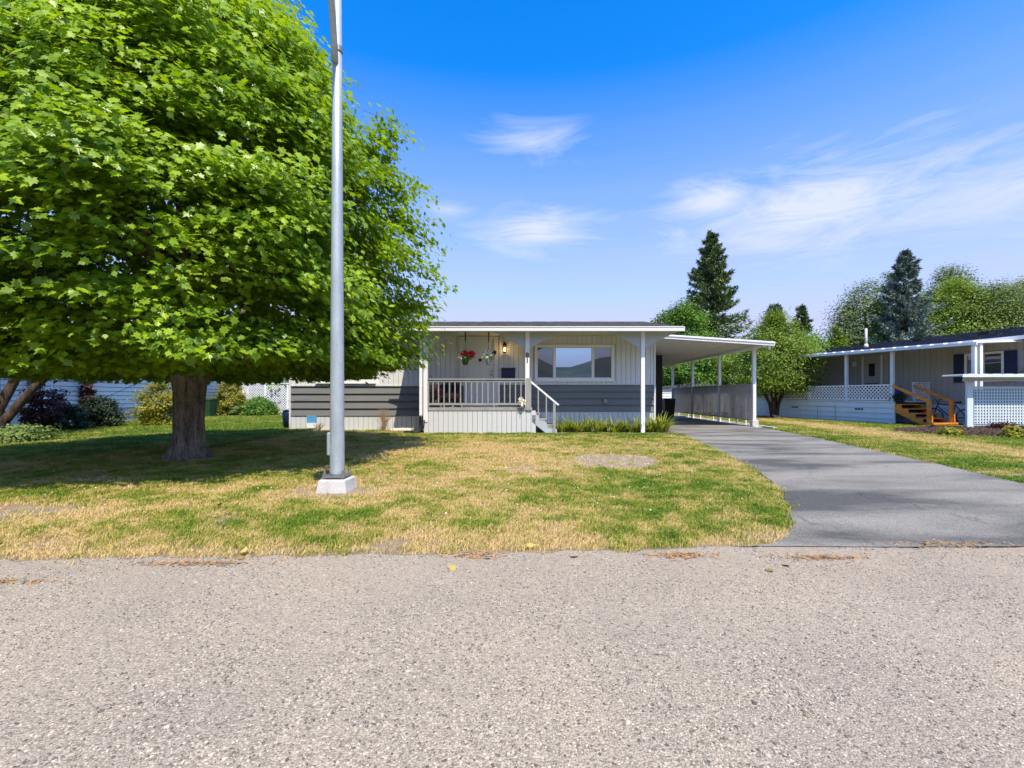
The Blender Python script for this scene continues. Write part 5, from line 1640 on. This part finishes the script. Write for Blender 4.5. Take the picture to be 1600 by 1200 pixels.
# deck stuff on the right neighbour
tub = thing('storage_tub', (14.4, 17.7, 0.916), 'royal blue storage barrel on the neighbour\'s deck at the stair head', 'tub')
c0 = Matrix.Translation((14.0, 17.3, 0)) @ Matrix.Rotation(ANG, 4, 'Z')
def rl(x, y, z): return tuple(c0 @ Vector((x, y, z)))
MB().tube([rl(0.50, 0.35, 0.916), rl(0.50, 0.35, 1.0), rl(0.50, 0.35, 1.30), rl(0.50, 0.35, 1.40)], [0.22, 0.26, 0.27, 0.2], 18).build('barrel_body', M_blue, tub, smooth=True)
MB().tube([rl(0.50, 0.35, 1.402), rl(0.50, 0.35, 1.50)], [0.24, 0.18], 18).build('barrel_cover', M_dark, tub, smooth=True)
fp = rl(0.12, -0.12, 0.80)
pt = thing('potted_plant', fp, 'dark green potted plant on the top cedar stair', 'potted plant')
MB().tube([fp, (fp[0], fp[1], fp[2]+0.18)], [0.10, 0.14], 14).build('pot', M_dark, pt, smooth=True)
g = np.random.default_rng(9)
Pq = np.array(fp)+np.array([0, 0, 0.28]) + g.normal(0, 1, (500, 3))*np.array([0.10, 0.10, 0.07])
npmesh('foliage', stamp(SMALL, Pq, rand_rot(g.normal(0, 1, (500, 3))+np.array([0, 0, 1]), g.uniform(0, 6, 500)), g.uniform(0.05, 0.09, 500)), SMALL_F, M_leaf_dark, pt, tint=g.uniform(0, 1, 500), kind='stuff')

# bicycle and covered scooter beside the stairs
def bicycle(ox, oy, ang, lab):
    t = thing('bicycle', (ox, oy, 0), lab, 'bicycle', rot=ang)
    def tor(cx, r):
        b_ = MB(); pts = [(cx+r*math.cos(a*math.pi/12), 0, 0.33+r*math.sin(a*math.pi/12)) for a in range(25)]
        b_.tube(pts, 0.02, 6, cap=False)
        for a in range(8):
            b_.bar((cx, 0, 0.33), (cx+r*math.cos(a*math.pi/4), 0, 0.33+r*math.sin(a*math.pi/4)), 0.004, 0.004)
        return b_
    tor(-0.5, 0.31).build('wheel', M_dark, t, world=False)
    tor(0.5, 0.31).build('wheel', M_dark, t, world=False)
    f = MB()
    for p, q in (((-0.5, 0, .33), (-0.05, 0, .30)), ((-0.5, 0, .33), (-0.18, 0, .75)), ((-0.05, 0, .30), (-0.18, 0, .80)), ((-0.05, 0, .30), (0.35, 0, .72)), ((-0.17, 0, .75), (0.33, 0, .80)), ((0.5, 0, .33), (0.33, 0, .85))):
        f.tube([p, q], 0.018, 8)
    f.build('frame', M_navy, t, world=False)
    MB().tube([(0.33, -0.28, 0.98), (0.36, -0.1, 0.95), (0.33, 0, 0.86), (0.36, 0.1, 0.95), (0.33, 0.28, 0.98)], 0.013, 6).build('handlebar', M_dark, t, world=False)
    MB().prism([(-0.32, 0.84), (-0.05, 0.86), (-0.05, 0.89), (-0.32, 0.90)], 'y', -0.06, 0.06).build('saddle', M_dark, t, world=False)
bo = rl(1.30, -1.0, 0)
bicycle(bo[0], bo[1], ANG+R(100), 'dark bicycle parked between the cedar stairs and the greige wall')
so_ = rl(1.35, -2.05, 0)
sc_ = thing('mobility_scooter', so_, 'navy covered mobility scooter beside the white corner post', 'scooter', rot=ANG+R(80))
MB().prism([(-0.30, 0.25), (0.05, 0.2), (0.30, 0.22), (0.32, 0.5), (0.20, 0.95), (0.05, 0.97), (0.02, 0.6), (-0.3, 0.45)], 'y', -0.18, 0.18).build('seat_cover', M_navy, sc_, world=False, bevel=0.03)
MB().prism([(-0.65, 0.12), (0.35, 0.12), (0.35, 0.24), (-0.35, 0.2), (-0.55, 0.35), (-0.65, 0.3)], 'y', -0.22, 0.22).build('footboard', M_dark, sc_, world=False, bevel=0.02)
MB().tube([(-0.55, 0, 0.3), (-0.48, 0, 0.85), (-0.40, 0, 0.95)], 0.025, 8).build('tiller', M_dark, sc_, world=False)
for xx, yy in ((-0.5, -0.24), (-0.5, 0.20), (0.3, -0.24), (0.3, 0.20)):
    MB().tube([(xx, yy, 0.11), (xx, yy+0.05, 0.11)], 0.11, 14).build('wheel', M_rail, sc_, world=False)

# ------------------------------------------------------------------ strap-leaf lilies along the right wall
def lily(cx, cy, lab, seed, n=34, h=0.42):
    g = np.random.default_rng(seed)
    bb_v = []; tt = []
    for i in range(n):
        a = g.uniform(0, 6.283); L = h*g.uniform(0.7, 1.35); wd = g.uniform(0.014, 0.028)
        lean = g.uniform(0.45, 1.3)
        ox, oy = cx+g.normal(0, 0.05), cy+g.normal(0, 0.04)
        ring = []
        for k in range(5):
            s = k/4
            r = L*lean*s*(0.55+0.35*s); z = L*(s*1.15-0.62*lean*s*s)
            ww_ = wd*(1-s)**0.6 + 0.0015
            c_ = np.array([ox+r*math.cos(a), oy+r*math.sin(a), z-0.01])
            sd = np.array([-math.sin(a), math.cos(a), 0])*ww_
            ring += [c_-sd, c_+sd]
        bb_v.append(ring); tt.append(g.uniform(0, 1))
    t = thing('lily_clump', (cx, cy, 0), lab, 'plant', 'strap-leaved lilies along the front skirting')
    npmesh('blades', np.array(bb_v), [(0, 1, 3, 2), (2, 3, 5, 4), (4, 5, 7, 6), (6, 7, 9, 8)], M_lily, t, tint=np.array(tt), kind='stuff')
spots = [(1.05, 13.5), (1.32, 13.75), (1.55, 13.45), (1.85, 13.65), (2.12, 13.45), (2.38, 13.72), (2.62, 13.48), (2.90, 13.6), (3.15, 13.45), (3.42, 13.65), (3.68, 13.5), (3.92, 13.45), (4.12, 13.6)]
for i, (x, y) in enumerate(spots):
    lab = 'arching yellow-green lily clump, %s from the porch steps' % ['', 'second', 'third', 'fourth', 'fifth', 'sixth', 'seventh', 'eighth', 'ninth', 'tenth', 'eleventh', 'twelfth', ''][i]
    if i == 0: lab = 'lily clump nearest the porch steps'
    if i == len(spots)-1: lab = 'tall lily clump at the driveway end of the bed'
    lily(x, y, lab, 100+i, 60, 0.50 if i < 11 else 0.62)
shrub((0.62, 13.45, 0), 0.16, 0.30, M_leaf_green, 1400, 0.03, 'low green weeds under the porch steps', 61, 'weed_patch', (1.1, 0.6))
bed = MB().prism([(0.25, 12.95), (4.45, 12.95), (4.5, 14.1), (0.25, 14.1)], 'z', -0.02, 0.035).build('planting_bed', mat('bed_soil', (0.20, 0.17, 0.13), 0.95, 0.4, 12, 0.5, 40), kind='structure')
MB().box(0.20, 4.48, 12.88, 12.945, -0.01, 0.055).build('bed_edging', M_slate, kind='structure')

# gravelly bare circle in the lawn
cxp, cyp = 1.5, 7.7

# mulch bed with plants, right
mcx, mcy = 13.0, 13.4
def in_mulch(x, y): return ((x-mcx)/1.9)**2 + ((y-mcy-0.12*(x-mcx))/1.75)**2 + 0.25*(vnoise(x*2, y*2, 77)-0.5)
ml = MB(); ml.v.append((mcx, mcy, 0.14))
for rr2, zz2 in ((0.5, 0.12), (0.9, 0.06), (1.05, -0.01)):
    for k in range(36):
        a = 2*math.pi*k/36
        ml.v.append((mcx+1.9*rr2*math.cos(a), mcy+1.75*rr2*math.sin(a)+0.12*1.9*rr2*math.cos(a), zz2))
for k in range(36):
    ml.f.append((0, 1+k, 1+(k+1) % 36))
    for l in range(2):
        a = 1+l*36+k; c = 1+l*36+(k+1) % 36
        ml.f.append((a, a+36, c+36, c))
ml.build('mulch_mound', mat('mulch_base', (0.045, 0.028, 0.022), 0.95, 0.4, 12, 0.8, 40), kind='structure', smooth=True)
g = np.random.default_rng(12)
n = 9000
aa = g.uniform(0, 6.283, n); rr3 = np.sqrt(g.uniform(0, 1, n))*1.04
Pm = np.stack([mcx+1.9*rr3*np.cos(aa), mcy+1.75*rr3*np.sin(aa)+0.12*1.9*rr3*np.cos(aa), 0.145*(1-rr3**2)+0.02+g.uniform(0, 0.02, n)], 1)
tplc = np.array([(-.5, -.2, 0), (.5, -.2, 0), (.5, .2, 0), (-.5, .2, 0), (0, 0, .35)], float)
npmesh('mulch_chips', stamp(tplc, Pm, rand_rot(g.normal(0, 0.4, (n, 3))+np.array([0, 0, 1]), g.uniform(0, 6, n)), g.uniform(0.03, 0.08, n)),
       [(0, 1, 4), (1, 2, 4), (2, 3, 4), (3, 0, 4)], M_mulch, tint=g.uniform(0, 1, n), kind='stuff', label='dark brown wood-chip mulch in the right-hand bed')
def fern(cx, cy, lab, seed, m=M_leaf_yell, h=0.20, r=0.28):
    leafy('fern_plant', (cx, cy, 0.05), lab, 'plant', [(0.03, r), (h*0.5, r), (h, r*0.4)], m, 1300, 0.06, None, seed, clump=40)
fern(11.45, 12.25, 'bright yellow-green fern at the left tip of the mulch bed', 71)
fern(12.55, 11.65, 'yellow-green fern in the mulch bed at the right edge of the picture', 72, h=0.25)
fern(13.6, 12.9, 'low purple shrub in the mulch bed below the lattice panel', 73, M_leaf_purple, 0.24, 0.55)

# ------------------------------------------------------------------ instanced ground cover (geometry nodes)
def scatter(name, pts, rot, scl, attr, variants, m, label):
    """points carry rot, scl, tint; a hidden-source variant mesh is instanced on them"""
    me = bpy.data.meshes.new(name)
    me.vertices.add(len(pts)); me.vertices.foreach_set('co', pts.astype(np.float32).ravel())
    for nm, arr in (('rotz', rot), ('scl', scl), ('gtint', attr[0]), ('gbare', attr[1])):
        a = me.attributes.new(nm, 'FLOAT', 'POINT'); a.data.foreach_set('value', arr.astype(np.float32))
    o = link(name, me)
    tagit(o, label=label, kind='stuff')
    ng = bpy.data.node_groups.new(name+'_nodes', 'GeometryNodeTree')
    ng.interface.new_socket('Geometry', in_out='INPUT', socket_type='NodeSocketGeometry')
    ng.interface.new_socket('Geometry', in_out='OUTPUT', socket_type='NodeSocketGeometry')
    N = ng.nodes
    gi = N.new('NodeGroupInput'); go = N.new('NodeGroupOutput')
    jn = N.new('GeometryNodeGeometryToInstance')
    for vme in reversed(variants):
        vo = bpy.data.objects.new(name+'_source', vme)      # never linked to a collection
        oi = N.new('GeometryNodeObjectInfo'); oi.inputs['Object'].default_value = vo
        ng.links.new(oi.outputs['Geometry'], jn.inputs[0])
    iop = N.new('GeometryNodeInstanceOnPoints')
    ng.links.new(gi.outputs[0], iop.inputs['Points'])
    ng.links.new(jn.outputs[0], iop.inputs['Instance'])
    iop.inputs['Pick Instance'].default_value = True
    rv = N.new('FunctionNodeRandomValue'); rv.data_type = 'INT'
    rv.inputs[4].default_value = 0; rv.inputs[5].default_value = len(variants)-1
    ng.links.new(rv.outputs[2], iop.inputs['Instance Index'])
    def named(nm):
        q = N.new('GeometryNodeInputNamedAttribute'); q.data_type = 'FLOAT'; q.inputs['Name'].default_value = nm; return q.outputs[0]
    cx_ = N.new('ShaderNodeCombineXYZ'); ng.links.new(named('rotz'), cx_.inputs[2])
    ng.links.new(cx_.outputs[0], iop.inputs['Rotation'])
    ng.links.new(named('scl'), iop.inputs['Scale'])
    ng.links.new(iop.outputs[0], go.inputs[0])
    md = o.modifiers.new('scatter', 'NODES'); md.node_group = ng
    return o

def inst_mat(name, stops, rough, transl=0.0, stops_bare=None, jitter=0.25):
    m = bpy.data.materials.new(name); m.use_nodes = True
    t = m.node_tree; p = t.nodes['Principled BSDF']
    p.inputs['Roughness'].default_value = rough; p.inputs['Specular IOR Level'].default_value = 0.2
    a = t.nodes.new('ShaderNodeAttribute'); a.attribute_type = 'INSTANCER'; a.attribute_name = 'gtint'
    at2 = t.nodes.new('ShaderNodeAttribute'); at2.attribute_name = 'tint'
    md = t.nodes.new('ShaderNodeMath'); md.operation = 'MULTIPLY_ADD'
    t.links.new(at2.outputs['Fac'], md.inputs[0]); md.inputs[1].default_value = jitter; t.links.new(a.outputs['Fac'], md.inputs[2])
    sb = t.nodes.new('ShaderNodeMath'); sb.operation = 'SUBTRACT'; sb.use_clamp = True
    t.links.new(md.outputs[0], sb.inputs[0]); sb.inputs[1].default_value = jitter/2
    r = t.nodes.new('ShaderNodeValToRGB')
    while len(r.color_ramp.elements) < len(stops): r.color_ramp.elements.new(0.5)
    for e, (pos, c) in zip(r.color_ramp.elements, stops): e.position = pos; e.color = (*c, 1)
    t.links.new(sb.outputs[0], r.inputs[0]); t.links.new(r.outputs[0], p.inputs['Base Color'])
    if transl:
        tr_ = t.nodes.new('ShaderNodeBsdfTranslucent'); t.links.new(r.outputs[0], tr_.inputs[0])
        ms = t.nodes.new('ShaderNodeMixShader'); ms.inputs[0].default_value = transl
        t.links.new(p.outputs[0], ms.inputs[1]); t.links.new(tr_.outputs[0], ms.inputs[2]); t.links.new(ms.outputs[0], t.nodes['Material Output'].inputs[0])
    return m
M_grass = inst_mat('grass_blades', [(0.0, (0.085, 0.190, 0.012)), (0.30, (0.210, 0.290, 0.025)), (0.55, (0.420, 0.380, 0.075)), (0.8, (0.66, 0.50, 0.18)), (1.0, (0.72, 0.53, 0.27))], 0.6, 0.25, jitter=0.35)
def tuft(seed, n=15):
    g = np.random.default_rng(seed)
    blk = []; tt = []
    for i in range(n):
        a = g.uniform(0, 6.283); L = g.uniform(0.022, 0.052); wd = g.uniform(0.0016, 0.003); lean = g.uniform(0.3, 1.25)
        ox, oy = g.normal(0, 0.030, 2)
        c0_ = np.array([ox, oy, -0.004]); d = np.array([math.cos(a), math.sin(a), 0])
        c1 = c0_ + d*L*lean*0.35 + np.array([0, 0, L*0.62]); c2 = c0_ + d*L*lean + np.array([0, 0, L*(1.0-0.35*lean)])
        sd = np.array([-math.sin(a+0.6), math.cos(a+0.6), 0])*wd
        blk.append([c0_-sd, c0_+sd, c1+sd*0.8, c1-sd*0.8, c2]); tt.append(g.uniform(0, 1))
    o = npmesh('grass_tuft', np.array(blk), [(0, 1, 2, 3), (3, 2, 4)], M_grass, tint=np.array(tt))
    me = o.data
    bpy.data.objects.remove(o)
    return me
tufts = [tuft(s) for s in range(6)]
def sample_lawn(N, dmin, dmax, p, g):
    u = g.uniform(0, 1, N)
    e = 2-p
    D = (dmin**e + u*(dmax**e-dmin**e))**(1/e)
    X_ = g.uniform(-1.28, 1.22, N)*D + g.normal(0, 0.3, N)
    return X_, D
g = np.random.default_rng(77)
X_, D_ = sample_lawn(230000, 2.6, 27, 1.25, g)
ld_ = lawn_depth(X_, D_)
ok = (ld_ > 0.0) | ((ld_ > -0.10) & (g.uniform(0, 1, len(X_)) < 0.10))
ok &= ~((X_ > HX0) & (X_ < 4.1) & (D_ > 14.1)) & ~((X_ > -2.95) & (X_ < 0.3) & (D_ > 12.98)) & ~((X_ > 0.2) & (X_ < 4.5) & (D_ > 12.85))
ok &= ~(X_ < LX+0.3) & (in_mulch(X_, D_) > 1.0)
ok &= ~((X_-TX)**2+(D_-TY)**2 < 0.36**2) & ~((np.abs(X_-PX) < 0.21) & (np.abs(D_-PYY) < 0.21))
ok &= ~((X_ > 3.9) & (X_ < 8.4) & (D_ > 15))
# beyond the right neighbour's deck and wall line
un = (X_-14.0)*0.972 + (D_-17.3)*0.233
uu_ = -(X_-14.0)*0.233 + (D_-17.3)*0.972
ok &= ~((un > -0.05) & (uu_ > -0.1)) & ~((un > 1.7))
X_, D_ = X_[ok], D_[ok]
bz = bareness(X_, D_)
ok = g.uniform(0, 1, len(X_)) > bz*0.93
edge = lawn_depth(X_, D_)
ok &= g.uniform(0, 1, len(X_)) < np.clip(0.45+edge/0.12, 0.3, 1)
X_, D_, bz = X_[ok], D_[ok], bz[ok]
dr = dryness(X_, D_)
tn = np.clip(dr + g.normal(0, 0.15, len(X_)) + 0.25*bz, 0, 1)
sc = (0.75+0.5*g.uniform(0, 1, len(X_)))*(1.15-0.40*dr)*np.clip(D_/6, 1.0, 2.3)**0.75
sc *= np.where((X_ < -6.5) & (D_ > 9), 1.2, 1.0)
Pg = np.stack([X_, D_, lawn_z(X_, D_)], 1)
scatter('grass', Pg, g.uniform(0, 6.283, len(Pg)), sc, (tn, bz), tufts, M_grass, 'patchy green and straw-yellow mown grass of the lawns')

# loose stones on the chip-seal road
M_stone = inst_mat('loose_stones', [(0.0, (0.10, 0.095, 0.085)), (0.25, (0.29, 0.26, 0.215)), (0.6, (0.42, 0.355, 0.27)), (1.0, (0.58, 0.50, 0.39))], 0.8, jitter=0.1)
def stone(seed):
    import bmesh
    g = np.random.default_rng(seed)
    bm = bmesh.new(); bmesh.ops.create_icosphere(bm, subdivisions=1, radius=1.0)
    for v in bm.verts:
        v.co *= float(g.uniform(0.75, 1.15)); v.co.z *= 0.55
    me = bpy.data.meshes.new('stone'); bm.to_mesh(me); bm.free(); me.materials.append(M_stone); return me
stones = [stone(s) for s in range(5)]
X_, D_ = sample_lawn(90000, 1.0, 4.2, 1.3, g)
ok = lawn_depth(X_, D_) < 0.04
ok &= ~((D_ > road_edge(X_)+0.1))
X_, D_ = X_[ok], D_[ok]
clus = fbm(X_*3, D_*3, 88, 3)
ok = g.uniform(0, 1, len(X_)) < np.clip((clus-0.28)*2.6, 0.15, 1)
X_, D_ = X_[ok], D_[ok]
Ps = np.stack([X_, D_, np.full(len(X_), 0.0045)], 1)
sc = 0.0028+0.0042*g.uniform(0, 1, len(X_))**2.2
sc = np.where(g.uniform(0, 1, len(X_)) < 0.002, 0.011, sc)
scatter('gravel', Ps, g.uniform(0, 6.283, len(Ps)), sc, (g.uniform(0, 1, len(Ps)), np.zeros(len(Ps))), stones, M_stone, 'loose pale road gravel')
# gravel in the bare circle
a = g.uniform(0, 6.283, 1300); r = np.sqrt(g.uniform(0, 1, 1300))*0.85
Xc, Yc = cxp+r*0.85*np.cos(a), cyp+r*np.sin(a)
Ps = np.stack([Xc, Yc, lawn_z(Xc, Yc)+0.002], 1)
scatter('patch_gravel', Ps, g.uniform(0, 6.28, len(Ps)), 0.004+0.012*g.uniform(0, 1, len(Ps))**2.5, (g.uniform(0.2, 1, len(Ps)), np.zeros(len(Ps))), stones, M_stone, 'small stones scattered in the bare round patch of the lawn')
# dry needles and leaf litter strips where the lawn meets the road
M_litter = mat('orange_litter', (0.30, 0.15, 0.06), 0.9, 0.3, attr='tint', color2=(0.50, 0.30, 0.12))
lit = []
for (cx_l, cy_l, sx_l, sy_l, nn_) in ((-2.2, 3.02, 0.18, 0.02, 160), (-3.2, 2.72, 0.25, 0.02, 120), (-0.35, 3.18, 0.10, 0.05, 160), (1.1, 3.17, 0.12, 0.03, 160), (2.05, 3.13, 0.16, 0.02, 160), (3.15, 3.40, 0.22, 0.03, 260)):
    lit.append(np.stack([g.normal(cx_l, sx_l, nn_), g.normal(cy_l, sy_l, nn_), np.full(nn_, 0.009)], 1))
lit = np.concatenate(lit)
tn_ = np.array([(-.5, -.06, 0), (.5, -.06, 0), (.5, .06, 0.05), (-.5, .06, 0.05)])
npmesh('leaf_litter', stamp(tn_, lit, rand_rot(g.normal(0, 0.25, lit.shape)+np.array([0, 0, 1]), g.uniform(0, 6.28, len(lit))), g.uniform(0.02, 0.06, len(lit))), [(0, 1, 2, 3)], M_litter, tint=g.uniform(0, 1, len(lit)), kind='stuff', label='orange dry leaf litter along the road edge')
# a few white clover heads and fallen leaves in the grass
n = 260
X_ = g.uniform(-9, 3, n); D_ = g.uniform(3.8, 11, n)
ok = lawn_depth(X_, D_) > 0.3
Pc = np.stack([X_[ok], D_[ok], lawn_z(X_[ok], D_[ok])+0.045], 1)
npmesh('clover_heads', stamp(np.array([(-.5, -.5, 0), (.5, -.5, 0), (.5, .5, 0), (-.5, .5, 0), (0, 0, .7)]), Pc, rand_rot(g.normal(0, 0.3, Pc.shape)+np.array([0, 0, 1]), g.uniform(0, 6.28, len(Pc))), g.uniform(0.007, 0.014, len(Pc))),
       [(0, 1, 4), (1, 2, 4), (2, 3, 4), (3, 0, 4)], M_petal, kind='stuff', label='tiny white clover heads dotted in the lawn')

# fallen maple leaves on the lawn and at the road edge
n = 170
X_ = np.concatenate([g.normal(-5.5, 2.4, n), g.uniform(-4, 2.5, 10)]); D_ = np.concatenate([g.normal(6.8, 1.7, n), g.uniform(2.8, 3.4, 10)])
ok = (D_ > 2.4) & (np.hypot(X_-TX, D_-TY) > 0.5)
X_, D_ = X_[ok], D_[ok]
zf = np.where(lawn_depth(X_, D_) > 0, lawn_z(X_, D_)+0.035, 0.012)
Pf = np.stack([X_, D_, zf], 1)
M_fallen = mat('fallen_leaf', (0.22, 0.12, 0.04), 0.8, 0.3, attr='tint', color2=(0.50, 0.40, 0.10))
npmesh('fallen_leaves', stamp(tpl, Pf, rand_rot(g.normal(0, 0.3, Pf.shape)+np.array([0, 0, 1]), g.uniform(0, 6.28, len(Pf))), g.uniform(0.035, 0.07, len(Pf))), tf, M_fallen, tint=g.uniform(0, 1, len(Pf)), kind='stuff', label='scattered dry maple leaves on the lawn under the big maple')
